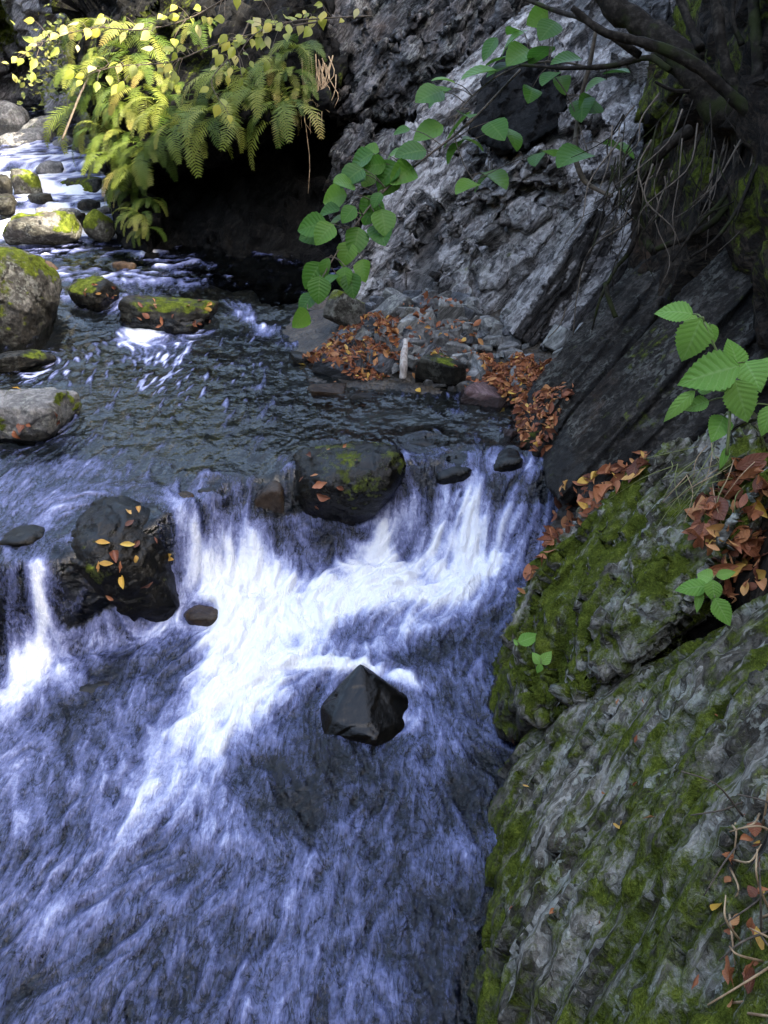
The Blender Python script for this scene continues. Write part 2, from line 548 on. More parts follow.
crop = solid('rock_outcrop', [
    [at(484, 722, 2.75), at(490, 690, 2.82), at(530, 575, 2.84), at(600, 505, 2.74), at(690, 440, 2.5), at(740, 415, 2.38), at(500, 735, 2.64), at(560, 704, 2.35), at(640, 650, 2.08), at(690, 615, 2.02),
     at(775, 470, 2.05), at(560, 610, 2.52), at(640, 540, 2.34), at(720, 470, 2.22),
     at(620, 660, 2.6), at(700, 600, 2.5), at(800, 480, 2.5), at(484, 760, 2.8), at(560, 560, 3.1)]],
    .011, [(.40, .06, .6), (.2, .045, .7), (.09, .018, .7)], M['bank'], 43, (1.3, .8, .14), crop_attr, 'crop', 2)
tag(crop, 'mossy green layered rock outcrop overhanging the lichen-grey bank', 'rock outcrop')


def bank_attr(V, N):
    n = fbm(V * 3.0, 26, 4)
    return {'moss': (.42 + .20 * sstep(.36, .62, n)), 'wet': wz(V, .03, .14)}


bank = solid('rock_bank', [
    [at(470, 1050, 1.93), at(484, 860, 2.31), at(490, 785, 2.56), at(560, 748, 2.36), at(640, 692, 2.06), at(700, 648, 1.90), at(775, 600, 1.78), at(900, 620, 1.62), at(775, 1024, 1.13), at(900, 1100, .92), at(625, 1024, 1.48),
     at(460, 1300, 1.6), at(700, 1300, 1.0), at(600, 800, 2.02), at(690, 800, 1.7), (.9, -.3, 1.0), (.5, -.3, -.2), (.3, .6, -.3), (.25, 1.2, -.3), (.35, 2.1, -.3), (1.8, -.3, 1.15), (1.8, 1.3, 1.1), (1.2, 2.2, .05), (1.8, 1.8, -.3), (1.8, -.3, -.3)]],
    .011, [(.35, .045, .6), (.16, .020, .6), (.08, .008, .6)], M['bank'], 53, (1.3, .8, .16), bank_attr, 'bank', 2)
tag(bank, 'lichen-grey sloping rock face with moss patches beside the near water', 'rock bank')


# ---- far end of the gorge
def far_attr(V, N):
    n = fbm(V * .8, 61, 4)
    return {'moss': .7 * sstep(.42, .6, n) * sstep(1.0, 2.4, V[:, 2]), 'wet': wz(V, .9, 1.5) * .7}


far = solid('rock_wall', [
    [(-4.6, 13.0, .3), (-3.2, 12.4, .3), (-2.2, 9.8, .3), (-4.6, 13.2, 2.6), (-3.2, 12.6, 2.8), (-2.3, 9.9, 3.0), (-7, 17, 7), (1, 17, 7), (1, 12, 4.5), (1, 10, .3), (1, 18, 0), (-7, 18, 0)],
    [(-7.4, 12.5, .5), (-6.1, 13.0, .5), (-6.2, 13.6, 3.2), (-8, 12, 4.5), (-7, 18, 7), (-12, 17, 7), (-12, 11, 4), (-12, 11, 0), (-7, 18, 0)],
    [(-6.6, 15.2, .3), (-4.0, 15.2, .3), (-6.6, 16, 5), (-4, 16, 5), (-6.6, 18, 5), (-4, 18, 0), (-6.6, 18, 0)],
], .07, [(1.4, .5, .8), (.5, .25, .9), (.2, .09, .9)], M['wall'], 71, (1, .8, .35), far_attr, 'far', 1)
tag(far, 'grey and mossy rock wall closing the far end of the gorge', 'cliff', kind='structure')

# unseen slopes added left of and behind the camera to cut the low sky light
sky_block = solid('sky_block_slopes', [
    [(-4.4, 8, -.3), (-3.9, 3, -.3), (-4.4, -2, -.3), (-5.2, 8, .8), (-4.8, 3, 1.0), (-5.2, -2, 1.0), (-7.5, 10, 3.5), (-7.0, 3, 4.6), (-7, -6, 5), (-10, 11, 6.5), (-9, -6, 7.5), (-14, 11, 7), (-14, -6, 7.5), (-14, 11, -.3), (-14, -6, -.3), (-7, 10, -.3)],
    [(-12, -4, -.3), (4, -4, -.3), (-12, -5.5, 5), (4, -5.5, 5), (-12, -9, 9), (5, -9, 9), (-12, -9, -.3), (5, -9, -.3)],
], .12, [(1.5, .4, .8), (.5, .15, .8)], M['soil'], 81, (1, 1, .6), lambda V, N: {'moss': .5 * sstep(.4, .6, fbm(V * .9, 3, 3))}, None, 1)
tag(sky_block, 'unseen earthy slopes added to block the low sky light', 'hillside', kind='structure')


# ------------------------------------------------------------------ loose boulders
_ico = {}


def ico(sub):
    if sub not in _ico:
        bm = bmesh.new()
        bmesh.ops.create_icosphere(bm, subdivisions=sub, radius=1)
        V = np.array([v.co[:] for v in bm.verts])
        F = np.array([[v.index for v in f.verts] for f in bm.faces])
        bm.free()
        _ico[sub] = (V, F)
    return _ico[sub]


def stone_mesh(seed, size, sub=5, planes=14, sharp=14, rough=.05, extra=None, rot=None, detail=True):
    """a rock as a rounded polytope. sharp: high = angular, low = water-worn"""
    r = np.random.default_rng(seed)
    V, F = ico(sub)
    D = V / np.linalg.norm(V, axis=1, keepdims=True)
    n = r.normal(size=(planes, 3))
    n /= np.linalg.norm(n, axis=1, keepdims=True)
    n = np.concatenate([n, np.eye(3), -np.eye(3)])
    h = np.concatenate([r.uniform(.72, 1.0, planes), r.uniform(.85, 1.05, 6)])
    c = np.maximum(D @ n.T, 0) / h
    rad = 1.0 / np.maximum((c ** sharp).sum(1) ** (1.0 / sharp), .2)
    P = D * rad[:, None]
    P = P * (1 + rough * 2.2 * (fbm(P * 1.6 + seed, seed, 3) - .5)[:, None])
    P = P * np.array(size)
    if rot is not None:
        P = P @ np.array(Matrix.Rotation(rot[2], 3, 'Z') @ Matrix.Rotation(rot[1], 3, 'Y') @ Matrix.Rotation(rot[0], 3, 'X')).T
    if detail:
        s = float(np.mean(size))
        N = vnormals(P, F)
        P = P + N * (facet(P / (s * .5), seed + 3, 1, .8) * s * rough * .9 + facet(P / (s * .2), seed + 5, 1, .8) * s * rough * .45)[:, None]
    return P, F


def boulder(name, label, cat, c, size, mat, seed, sub=5, planes=12, sharp=8, rough=.06, rot=None, moss=None, wet=None, group=None, obst=True, key=None):
    P, F = stone_mesh(seed, size, sub, planes, sharp, rough, None, rot)
    N = vnormals(P, F)
    V = P + np.array(c)
    n = fbm(V * 6.0, seed, 3)
    a = {'moss': moss(V, N, n) if moss else np.zeros(len(V)), 'wet': wet(V, N, n) if wet else np.zeros(len(V))}
    o = put_mesh(name, V, F, mat, a, key)
    tag(o, label, cat, group)
    if obst:
        OBST.append((c[0], c[1], max(size[0], size[1]) * .95))
    return o


topmoss = lambda a, lo=.1, hi=.6: (lambda V, N, n: a * sstep(lo, hi, N[:, 2]) * sstep(.3, .6, n))
wetbelow = lambda z0, z1: (lambda V, N, n: 1 - sstep(z0, z1, V[:, 2] + (n - .5) * .12))

c = atz(118, 590, .18)
boulder('wet_boulder', 'wet dark boulder strewn with yellow and brown leaves', 'boulder', (c[0] - .03, c[1] + .10, .19), (.285, .25, .275), M['wet'], 101, 6, 9, 6, .05, (0, .1, .3),
        lambda V, N, n: .55 * sstep(.2, -.5, N[:, 1] + N[:, 2] * .3) * sstep(.3, .6, n) * sstep(.05, .2, V[:, 2]), lambda V, N, n: 1 + 0 * n, key='wetb')
c = atz(342, 490, .40)
boulder('mossy_boulder', 'rounded dark mossy boulder splitting the chute', 'boulder', (c[0], c[1] + .12, .36), (.265, .21, .19), M['wet'], 102, 6, 8, 6, .05, (0, -.12, .1),
        lambda V, N, n: .40 * sstep(-.2, .3, N[:, 2]) * sstep(-.6, -.1, N[:, 0]), lambda V, N, n: .9 + 0 * n, key='mossb')
wedge = solid('angular_rock', [[at(361, 649, 2.80), at(404, 684, 2.78), at(413, 706, 2.72), at(409, 735, 2.66), at(371, 716, 2.62), at(336, 700, 2.66), at(324, 690, 2.74), at(326, 722, 2.66), at(345, 668, 2.80),
                                at(380, 745, 2.64), at(330, 745, 2.68), at(405, 750, 2.7), at(361, 660, 2.95), at(404, 700, 2.95), at(340, 710, 2.95)]], .007,
              [(.14, .006, .4)], M['black'], 103, (1, .8, .4), lambda V, N: {'wet': 1 + 0 * N[:, 2]}, 'wedge', 2)
wedge.location.z -= .02
wedge.scale = (1.1, 1.1, .84)
wedge.rotation_euler.x = .06
tag(wedge, 'black wedge-shaped rock standing in the white water', 'rock')
c = at(370, 705, 2.76)
OBST.append((c[0], c[1] + .03, .15))
c = at(22, 318, 5.0)
boulder('boulder', 'big grey-green boulder beside the upper pool', 'boulder', (c[0] - .06, c[1] + .1, .70), (.30, .30, .34), M['mossrock'], 104, 6, 12, 9, .06, None, topmoss(.75, -.2, .5), wetbelow(.50, .75))
c = at(22, 412, 3.75)
boulder('boulder', 'pale lichened boulder with moss patches and dead leaves', 'boulder', (c[0] - .05, c[1] + .05, .49), (.25, .22, .17), M['stone'], 105, 6, 12, 9, .06, None, lambda V, N, n: .75 * sstep(.42, .6, n) * sstep(.2, .8, 1 - np.abs(N[:, 2] - .3)), wetbelow(.42, .5), key='paleb')
c = at(96, 299, 5.4)
boulder('boulder', 'small mossy boulder with leaves on top in the upper rapid', 'boulder', (c[0], c[1], .60), (.175, .15, .115), M['wet'], 106, 5, 12, 9, .06, None, topmoss(.7), wetbelow(.52, .62), key='rapb')
c = at(172, 312, 5.1)
boulder('boulder', 'low mossy boulder scattered with brown leaves beside the rapid', 'boulder', (c[0], c[1], .55), (.32, .24, .115), M['wet'], 107, 5, 12, 9, .07, (0, .05, -.2), topmoss(.62), wetbelow(.50, .62), key='lowb')
c = at(20, 357, 4.5)
boulder('flat_stone', 'flat dark mossy stone between the two larger left boulders', 'stone', (c[0] - .02, c[1], .50), (.22, .10, .055), M['wet'], 108, 5, 10, 9, .06, (0, -.1, .15), topmoss(.5), None)
c = at(-2, 592, 3.0)
boulder('boulder', 'mossy rock at the edge beside the small side fall', 'boulder', (c[0] - .04, c[1], .22), (.10, .13, .20), M['wet'], 109, 5, 10, 8, .06, None, topmoss(.6, -.3, .3), lambda V, N, n: .8 + 0 * n)
c = atz(200, 622, .06)
boulder('stone', 'small brown stone beside the leaf-strewn wet boulder', 'stone', (c[0], c[1] + .03, .06), (.078, .07, .062), M['brown'], 110, 4, 10, 8, .05, None, None, lambda V, N, n: .7 + 0 * n)
c = atz(165, 505, .40)
boulder('stone', 'tan stone awash at the lip above the wet boulder', 'stone', (c[0] - .02, c[1] + .02, .375), (.15, .075, .055), M['brown'], 111, 4, 10, 8, .05, None, None, lambda V, N, n: .6 + 0 * n, obst=False)
c = atz(268, 505, .34)
boulder('stone', 'red-brown stone between the two thin falls left of the mossy boulder', 'stone', (c[0], c[1] + .06, .33), (.075, .08, .085), M['brown'], 118, 4, 10, 8, .05, None, None, lambda V, N, n: .8 + 0 * n, obst=False)
for q, (px, py, z, s, lab) in enumerate([(212, 500, .37, (.07, .06, .06), 'dark wet stone in the broken fall right of the leaf-strewn boulder'), (455, 478, .36, (.10, .09, .07), 'dark wet stone parting the chute right of the mossy boulder'),
                                          (505, 470, .40, (.08, .08, .07), 'dark wet stone at the lip beside the tilted slab'), (425, 452, .42, (.09, .06, .045), 'low dark stone at the lip right of the mossy boulder'),
                                          (20, 548, .36, (.11, .07, .05), 'dark stone at the lip of the small side fall'), (85, 700, .0, (.12, .06, .05), 'dark stone awash below the side fall')]):
    c = atz(px, py, z)
    boulder('stone', lab, 'stone', (c[0], c[1] + .03, z), s, M['wet'], 130 + q, 4, 9, 8, .06, None, None, lambda V, N, n: 1 + 0 * n, obst=q not in (4, 5))
c = atz(290, 755, -.06)
boulder('sunken_stone', 'amber stone lying under the shallow fast water', 'stone', (c[0], c[1], -.065), (.17, .12, .085), M['amber'], 112, 4, 10, 7, .05, None, None, lambda V, N, n: .2 + 0 * n, obst=False)
c = atz(400, 420, .42)
boulder('sunken_stone', 'pale flat stone just under the surface above the right chute', 'stone', (c[0], c[1], .405), (.26, .12, .045), M['stone'], 113, 4, 10, 9, .05, None, topmoss(.3), lambda V, N, n: .5 + 0 * n, obst=False)

# boulders of the far cascade
FARB = [
    (40, 229, 6.75, (.33, .25, .16), M['mossrock'], .9, 'broad mossy boulder below the far cascade'),
    (100, 226, 6.9, (.15, .14, .15), M['mossrock'], .8, 'small upright mossy boulder beside the broad far one'),
    (122, 226, 7.1, (.11, .10, .12), M['wet'], .3, 'dark wet stone at the foot of the overhang'),
    (27, 187, 8.3, (.18, .16, .20), M['mossrock'], .8, 'rounded mossy boulder splitting the far cascade'),
    (82, 188, 8.5, (.26, .16, .12), M['wet'], .7, 'low mossy boulder on the step of the far cascade'),
    (22, 150, 10.4, (.48, .4, .27), M['stone'], .15, 'big flat-topped pale boulder at the head of the far cascade'),
    (66, 152, 10.2, (.20, .2, .22), M['stone'], .2, 'pale block beside the big flat-topped boulder'),
    (10, 118, 11.6, (.34, .3, .26), M['stone'], .3, 'grey boulder behind the flat-topped one'),
    (2, 185, 7.9, (.10, .1, .10), M['wet'], .2, 'small red-brown stone in the far white water'),
    (60, 213, 7.4, (.22, .07, .05), M['stone'], .0, 'pale plank-like rock shelf across the far stream'),
    (110, 210, 7.5, (.20, .06, .04), M['stone'], .0, 'thin pale stone shelf near the overhang'),
    (75, 222, 7.15, (.12, .09, .08), M['wet'], .0, 'dark stone below the pale shelf'),
    (150, 268, 6.6, (.12, .1, .07), M['wet'], .1, 'wet stone where the pool enters the cave'),
    (125, 270, 6.2, (.11, .08, .06), M['brown'], .0, 'red-brown stone in the rapid before the cave'),
    (50, 170, 9.0, (.16, .13, .12), M['stone'], .4, 'grey stone in the middle of the upper cascade'),
    (5, 205, 7.6, (.14, .12, .10), M['wet'], .3, 'dark stone at the left side of the stepped far stream'),
    (105, 172, 9.2, (.22, .2, .18), M['mossrock'], .7, 'mossy stone wedged against the gorge wall beside the upper cascade'),
    (40, 200, 7.9, (.13, .10, .07), M['wet'], .1, 'wet stone splitting the white step above the broad far boulder'),
    (88, 205, 7.7, (.12, .09, .06), M['wet'], .2, 'wet dark stone behind the pale shelf'),
    (40, 132, 11.0, (.28, .25, .2), M['stone'], .3, 'rounded pale boulder behind the flat-topped one, half in shade'),
    (88, 150, 10.0, (.2, .2, .18), M['mossrock'], .5, 'mossy block where the far stream meets the gorge wall'),
    (42, 268, 6.2, (.14, .1, .06), M['brown'], .2, 'low brown stone in the white water behind the big boulder'),
]
for i, (px, py, t, size, mat, ms, lab) in enumerate(FARB):
    p = at(px, py, t)
    boulder('boulder', lab, 'boulder', p, size, mat, 200 + i, 4, 12, 10, .07, (0, 0, i * .7), topmoss(ms, -.2, .3) if ms else None, lambda V, N, n: .35 + 0 * n)
# ------------------------------------------------------------------ stream: levels, flow, foam
def lip(x):
    return np.interp(x, [-2.6, -1.6, -1.25, -1.0, -.66, -.3, .25, .65, 1.2], [2.3, 2.4, 2.47, 2.62, 3.0, 3.12, 3.2, 3.12, 3.1])


def level(x, y):
    zu = np.interp(y, [2.3, 3.2, 4.6, 4.95, 5.4, 6.5, 7.35, 7.55, 8.2, 8.32, 8.95, 9.08, 9.8, 10.0, 12, 14, 17], [.36, .45, .47, .49, .55, .59, .61, .66, .68, .75, .77, .84, .86, .95, 1.1, 1.3, 1.5])
    zl = np.interp(y, [.3, 1, 1.5, 2, 2.4, 2.8, 3.1], [-.04, -.02, 0, .02, .06, .12, .16])
    w = np.interp(x, [-1.5, -1.0, -.5, .6], [.16, .26, .34, .36])
    s = sstep(0, 1, (y - (lip(x) - w)) / w)
    return zl + (zu - zl) * s


BANKPOLY = np.array([(.78, 3.62), (.62, 3.85), (.3, 3.98), (-.1, 4.16), (-.52, 4.45), (-.55, 4.95), (-.3, 5.6), (2.2, 5.6), (2.2, 3.3), (1.0, 3.3)])


def poly_sd(x, y, poly):
    d = np.full(x.shape, 1e9)
    ins = np.zeros(x.shape, bool)
    n = len(poly)
    for i in range(n):
        a, b = poly[i], poly[(i + 1) % n]
        e = b - a
        wx, wy = x - a[0], y - a[1]
        tt = np.clip((wx * e[0] + wy * e[1]) / (e @ e), 0, 1)
        d = np.minimum(d, np.hypot(wx - tt * e[0], wy - tt * e[1]))
        c = ((a[1] > y) != (b[1] > y)) & (x < (b[0] - a[0]) * (y - a[1]) / (b[1] - a[1] + 1e-12) + a[0])
        ins ^= c
    return np.where(ins, -d, d)


def right_edge(y):
    return np.interp(y, [-1, .5, 1, 2.1, 2.6, 3.05, 3.3, 3.6, 4.2, 5.2, 6.5, 9, 12, 16], [.3, .27, .3, .42, .50, .66, .74, 1.2, 1.6, 1.4, 1.0, 0, -1, -2])


def bed_z(x, y):
    P = np.stack([x.ravel(), y.ravel(), 0 * x.ravel()], 1)
    n = fbm(P * 2.3, 5, 4).reshape(x.shape)
    f = facet(P * np.array([5, 5, 1]), 6, 1, .8).reshape(x.shape)
    z = level(x, y) - .16 - .16 * n + .035 * f
    e = x - right_edge(y)
    z = np.where(e > -.1, np.maximum(z, level(x, y) - .12 + np.clip(e + .02, -.1, 3) * 1.0 + .04 * f), z)
    sd = poly_sd(x, y, BANKPOLY)
    zb = level(x, y) + .015 + np.clip(-sd, -.4, .8) * .26 + .03 * f + .05 * (n - .5)
    zb = zb + .13 * np.exp(-((x - .24) / .26) ** 2 - ((y - 4.42) / .22) ** 2)      # the heap under the slates
    z = np.where(sd < .35, np.maximum(z, zb), z)
    le = np.interp(y, [-1, 5, 7, 9, 14], [-3.3, -3.3, -4.3, -5.2, -7]) - x
    z = np.where(le > 0, np.maximum(z, level(x, y) - .1 + le * .5), z)
    return z


def axis(segs):
    out = []
    for a, b, h in segs:
        out.append(np.arange(a, b - 1e-6, h))
    out.append(np.array([segs[-1][1]]))
    return np.concatenate(out)


def grid_faces(nx, ny):
    i, j = np.meshgrid(np.arange(nx - 1), np.arange(ny - 1))
    a = (j * nx + i).ravel()
    return np.stack([a, a + 1, a + nx + 1, a + nx], 1)


# bed: one sheet to well beyond anything in view
xs = axis([(-60, -6, 3), (-6, -2.4, .12), (-2.4, 1.8, .025), (1.8, 3, .3), (3, 60, 3)])
ys = axis([(-40, -.5, 2.5), (-.5, 6, .025), (6, 16, .1), (16, 80, 4)])
X, Y = np.meshgrid(xs, ys)
Z = bed_z(X, Y)
fade = sstep(16, 20, np.hypot(X, Y))
Z = Z * (1 - fade) - .3 * fade
g = Graph('stream_bed_gravel')
p = g.pos()
v1 = g.t.nodes.new('ShaderNodeTexVoronoi'); v1.inputs['Scale'].default_value = 17
g.t.links.new(p, v1.inputs['Vector'])
v2 = g.t.nodes.new('ShaderNodeTexVoronoi'); v2.inputs['Scale'].default_value = 55
g.t.links.new(p, v2.inputs['Vector'])
hv = g.n('ShaderNodeSeparateColor', {0: v1.outputs['Color']}, out=0)
hv2 = g.n('ShaderNodeSeparateColor', {0: v2.outputs['Color']}, out=0)
cc = g.ramp(g.math('ADD', g.math('MULTIPLY', hv, .6), g.math('MULTIPLY', hv2, .4)), [(.1, (.008, .006, .005)), (.45, (.026, .020, .015)), (.7, (.055, .038, .022)), (.95, (.10, .09, .075))])
cc = g.mix(.6, cc, g.ramp(g.noise(p, 5, 6, .65), [(.35, (.008, .006, .005)), (.65, (.055, .042, .028))]))
hb = g.math('ADD', v1.outputs['Distance'], g.math('MULTIPLY', v2.outputs['Distance'], .4))
bs = g.n('ShaderNodeBsdfPrincipled', {'Base Color': cc, 'Roughness': .6, 'Normal': g.bump(hb, .7, -.03)})
M['bed'] = g.out(bs)
bedV = np.stack([X.ravel(), Y.ravel(), Z.ravel()], 1)
bedF = grid_faces(len(xs), len(ys))
bed = link('stream_bed', mk_mesh('stream_bed', bedV, bedF, True, None, M['bed']))
tag(bed, 'gravelly brown bed and banks of the stream', 'ground', kind='structure')
SURF['bed'] = (bedV, bedF)

# ---- velocity field
VP = np.array([  # x, y, dx, dy
    (-3.5, 9, .4, -1), (-2.5, 7, .7, -.8), (-1.8, 6, .4, -1), (-1.3, 5.2, .3, -1), (-.7, 5.4, .0, -1), (-.5, 4.4, .1, -1), (-2.0, 4.2, .3, -1),
    (.2, 3.8, 0, -1), (-1.2, 4, .05, -1), (-1.4, 3.3, .15, -1), (-.7, 3.05, -.05, -1), (-.2, 3.3, 0, -1), (.3, 3.1, -.25, -1), (.6, 2.8, -.6, -1), (.1, 2.7, -.7, -1),
    (-.4, 2.6, -.3, -1), (-1.25, 2.45, .05, -1), (-1.7, 2.5, .1, -1), (-.6, 2.1, -.35, -1), (-.7, 1.6, -.05, -1), (.25, 2.2, .12, -1), (.1, 1.8, .12, -1),
    (.1, 1.2, -.12, -1), (-1.2, 1.7, .55, -1), (-1.6, 2.0, .6, -.8), (-.7, 1.0, .1, -1), (-.2, 1.2, .15, -1), (-1.2, 1.0, .3, -1), (-.9, .6, .1, -1), (0, .6, 0, -1)])


def flow(x, y):
    px_, py_ = x.ravel(), y.ravel()
    vx = np.zeros(px_.shape); vy = np.zeros(px_.shape); wt = np.zeros(px_.shape)
    for (a, b, dx, dy) in VP:
        l = math.hypot(dx, dy)
        w = 1.0 / ((px_ - a) ** 2 + (py_ - b) ** 2 + .03) ** 1.5
        vx += w * dx / l; vy += w * dy / l; wt += w
    vx /= wt; vy /= wt
    for (ox, oy, r) in OBST:
        rx, ry = px_ - ox, py_ - oy
        d2 = rx * rx + ry * ry
        k = np.clip(r * r / np.maximum(d2, r * r * .5), 0, 1) * (d2 < 9 * r * r)
        vr = (vx * rx + vy * ry) / np.maximum(d2, 1e-6)
        vx = vx - 1.3 * k * vr * rx
        vy = vy - 1.3 * k * vr * ry
    P = np.stack([px_, py_, 0 * px_], 1)
    amp = np.where(py_ < lip(px_) - .45, 1.5, np.where(py_ < lip(px_) - .1, .8, .3))
    ang = (fbm(P * 3.2, 51, 3, .6) - .5) * 2 * amp + (fbm(P * 9, 52, 2) - .5) * amp * .9
    ca, sa = np.cos(ang), np.sin(ang)
    vx, vy = vx * ca - vy * sa, vx * sa + vy * ca
    l = np.maximum(np.hypot(vx, vy), 1e-6)
    return (vx / l).reshape(x.shape), (vy / l).reshape(x.shape)


RX0, RX1, RY0, RY1, RH = -3.2, 1.1, .3, 6.0, .0055
rx = np.arange(RX0, RX1, RH); ry = np.arange(RY0, RY1, RH)
GX, GY = np.meshgrid(rx, ry)
fx, fy = flow(GX[::4, ::4], GY[::4, ::4])


def bil(img, i, j):
    h, w = img.shape
    i = np.clip(i, 0, w - 1.001); j = np.clip(j, 0, h - 1.001)
    i0 = i.astype(np.int32); j0 = j.astype(np.int32)
    a = i - i0; b = j - j0
    return (img[j0, i0] * (1 - a) + img[j0, i0 + 1] * a) * (1 - b) + (img[j0 + 1, i0] * (1 - a) + img[j0 + 1, i0 + 1] * a) * b


def lic(src, half, stepm):
    acc = src.copy(); n = 1.0
    base_i = (GX - RX0) / RH; base_j = (GY - RY0) / RH
    for sgn in (1, -1):
        i, j = base_i.copy(), base_j.copy()
        for k in range(half):
            vx = bil(fx, i / 4, j / 4); vy = bil(fy, i / 4, j / 4)
            i += sgn * vx * stepm / RH; j += sgn * vy * stepm / RH
            w = 1 - (k + 1) / (half + 1)
            acc += w * bil(src, i, j); n += w
    return acc / n


def norm01(a):
    return np.clip((a - a.mean()) / (a.std() * 4) + .5, 0, 1)


def blur(a, k):
    for _ in range(k):
        a = (a + np.roll(a, 1, 0) + np.roll(a, -1, 0) + np.roll(a, 1, 1) + np.roll(a, -1, 1)) / 5
    return a


white = rng.random(GX.shape)
S1 = norm01(lic(blur(white, 1), 7, .0075))              # fine streaks
S2 = norm01(lic(norm01(blur(rng.random(GX.shape), 7)), 7, .011))  # broad streaks


def seg_mask(x, y, segs):
    out = np.zeros(x.shape)
    for (ax, ay, bx, by, w, s0, s1) in segs:
        ex, ey = bx - ax, by - ay
        tt = np.clip(((x - ax) * ex + (y - ay) * ey) / (ex * ex + ey * ey), 0, 1)
        d2 = (x - ax - tt * ex) ** 2 + (y - ay - tt * ey) ** 2
        out = np.maximum(out, (s0 + (s1 - s0) * tt) * np.exp(-d2 / (w * w)))
    return out


FOAM = [
    (-.62, 2.86, -.46, 2.58, .17, .95, 1.2), (-.46, 2.58, -.54, 2.16, .24, 1.2, .98), (-.54, 2.16, -.70, 1.74, .22, .92, .60), (-.70, 1.74, -.76, 1.3, .24, .58, .38),
    (-.88, 2.9, -.70, 2.7, .10, .5, .9),
    (.16, 3.12, .0, 2.78, .14, .85, 1.1), (.54, 3.04, .22, 2.62, .19, .95, 1.0), (.34, 3.1, .10, 2.76, .16, .75, 1.0), (.05, 2.74, -.36, 2.50, .17, 1.15, 1.1), (.28, 2.66, -.12, 2.3, .17, .85, .55),
    (-.30, 2.5, -.30, 2.2, .16, .9, .5), (.34, 2.62, .36, 2.2, .06, .4, .3),
    (-1.26, 2.45, -1.29, 2.26, .065, .5, .9), (-1.29, 2.22, -1.36, 2.05, .13, .85, .3),
    (-.40, 3.08, -.48, 2.9, .06, .5, .8),
    (-1.62, 5.25, -1.5, 4.85, .13, .9, 1.0), (-1.5, 4.85, -1.3, 4.5, .22, .8, .25), (-1.0, 5.35, -.75, 4.9, .10, .7, .8), (-.75, 4.9, -.3, 4.6, .16, .5, .1), (-2.4, 5.6, -1.7, 5.4, .2, .6, .6),
    (-.55, 5.3, -.2, 4.9, .10, .2, .3),
    (-.62, 2.72, -.30, 2.60, .20, 1.2, 1.1), (-.05, 2.72, .25, 2.66, .18, 1.1, .95), (-.34, 2.24, -.08, 2.24, .05, .9, .9), (-.08, 2.24, .16, 2.14, .05, .9, .6), (-1.26, 2.26, -1.14, 2.16, .09, .95, .5),
]
FARF = [(-2.6, 6.2, -1.6, 5.9, .35, .7, .5), (-3.6, 6.6, -2.2, 6.0, .35, .75, .6), (-2.0, 6.9, -1.5, 6.0, .2, .5, .5), (-4.5, 10.6, -3.4, 8.8, .8, .9, .9), (-3.4, 8.8, -2.9, 7.2, .6, .9, .7), (-4.2, 8.0, -2.6, 7.5, .3, .85, .7)]

zone = seg_mask(GX, GY, FOAM + FARF)
low = GY < lip(GX) - .15
P2 = np.stack([GX.ravel(), GY.ravel(), 0 * GX.ravel()], 1)
big = fbm(P2 * 2.6, 91, 4, .6).reshape(GX.shape)
med = fbm(P2 * 9, 92, 3, .6).reshape(GX.shape)
veil = np.where(low, .13 * sstep(.30, -.35, GX + .18 * (GY - 1.4)) + .28, .02 * sstep(-.3, -1.2, GX) - .05)
veil = veil + (1 - low) * .42 * np.exp(-((GX + 1.5) / .62) ** 2 - ((GY - 2.86) / .40) ** 2)
OBS = np.zeros(GX.shape)
for (ox, oy, r) in OBST:
    d = np.hypot(GX - ox, GY - oy) - r
    OBS = np.maximum(OBS, np.exp(-(d / .04) ** 2) * .35)
for (hx, hy, hr, hs) in [(-.30, 1.80, .17, .62), (-1.08, 2.02, .12, .3), (.33, 1.7, .13, .22), (.30, 1.2, .13, .2), (-.05, 1.95, .14, .2), (.12, 2.42, .10, .25), (.38, 1.45, .16, .22), (.22, .95, .16, .2), (-.98, 2.25, .10, .25)]:
    veil = veil - hs * np.exp(-(((GX - hx) / hr) ** 2 + ((GY - hy) / (hr * 1.2)) ** 2))
strand = fbm(np.stack([(GX + .25 * (3 - GY) * (GX > -.2)).ravel() * 7.5, GY.ravel() * 1.6, 0 * GX.ravel()], 1), 93, 3, .6).reshape(GX.shape)
fallz = np.exp(-((GY - (lip(GX) - .12)) / .2) ** 2)
zone = zone * (1 - fallz * .62 * (1 - sstep(.36, .60, strand)))
zone = np.maximum(zone, seg_mask(GX, GY, [(-1.28, 2.44, -1.29, 2.26, .045, .6, .9), (-1.30, 2.24, -1.33, 2.10, .11, 1.1, .7), (-1.30, 2.2, -1.12, 2.18, .06, .8, .45), (.56, 3.0, .44, 2.76, .07, .7, 1.0), (-.60, 2.74, -.35, 2.62, .16, 1.2, 1.15)]))
den = np.maximum(zone * 1.15, veil) + OBS * .4
riff = np.exp(-((GX + 1.5) / .62) ** 2 - ((GY - 2.86) / .40) ** 2) * (1 - low)
pool = np.maximum((1 - np.clip(zone, 0, 1)) * low, np.clip(riff * 1.5, 0, 1))
zc = np.clip(zone, 0, 1)
foam = den + (S1 - .5) * (.30 - .07 * pool - .19 * zc) + (S2 - .5) * (.34 - .18 * pool) + (big - .5) * (.85 - .35 * pool) + (med - .5) * (.65 - .30 * pool) - .15 + .235 * pool
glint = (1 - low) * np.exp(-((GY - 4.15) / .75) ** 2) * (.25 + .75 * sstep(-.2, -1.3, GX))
foam = foam + glint * .55 * sstep(.55, .78, .55 * S2 + .45 * S1 + .25 * (med - .5))  # sky glints on the ripples, painted in as streaks of foam
foam = np.clip(foam, 0, 1.15)
rough_amp = np.where(low, .012 + .034 * np.clip(zone, 0, 1.2), .010 + .012 * np.clip(zone, 0, 1))
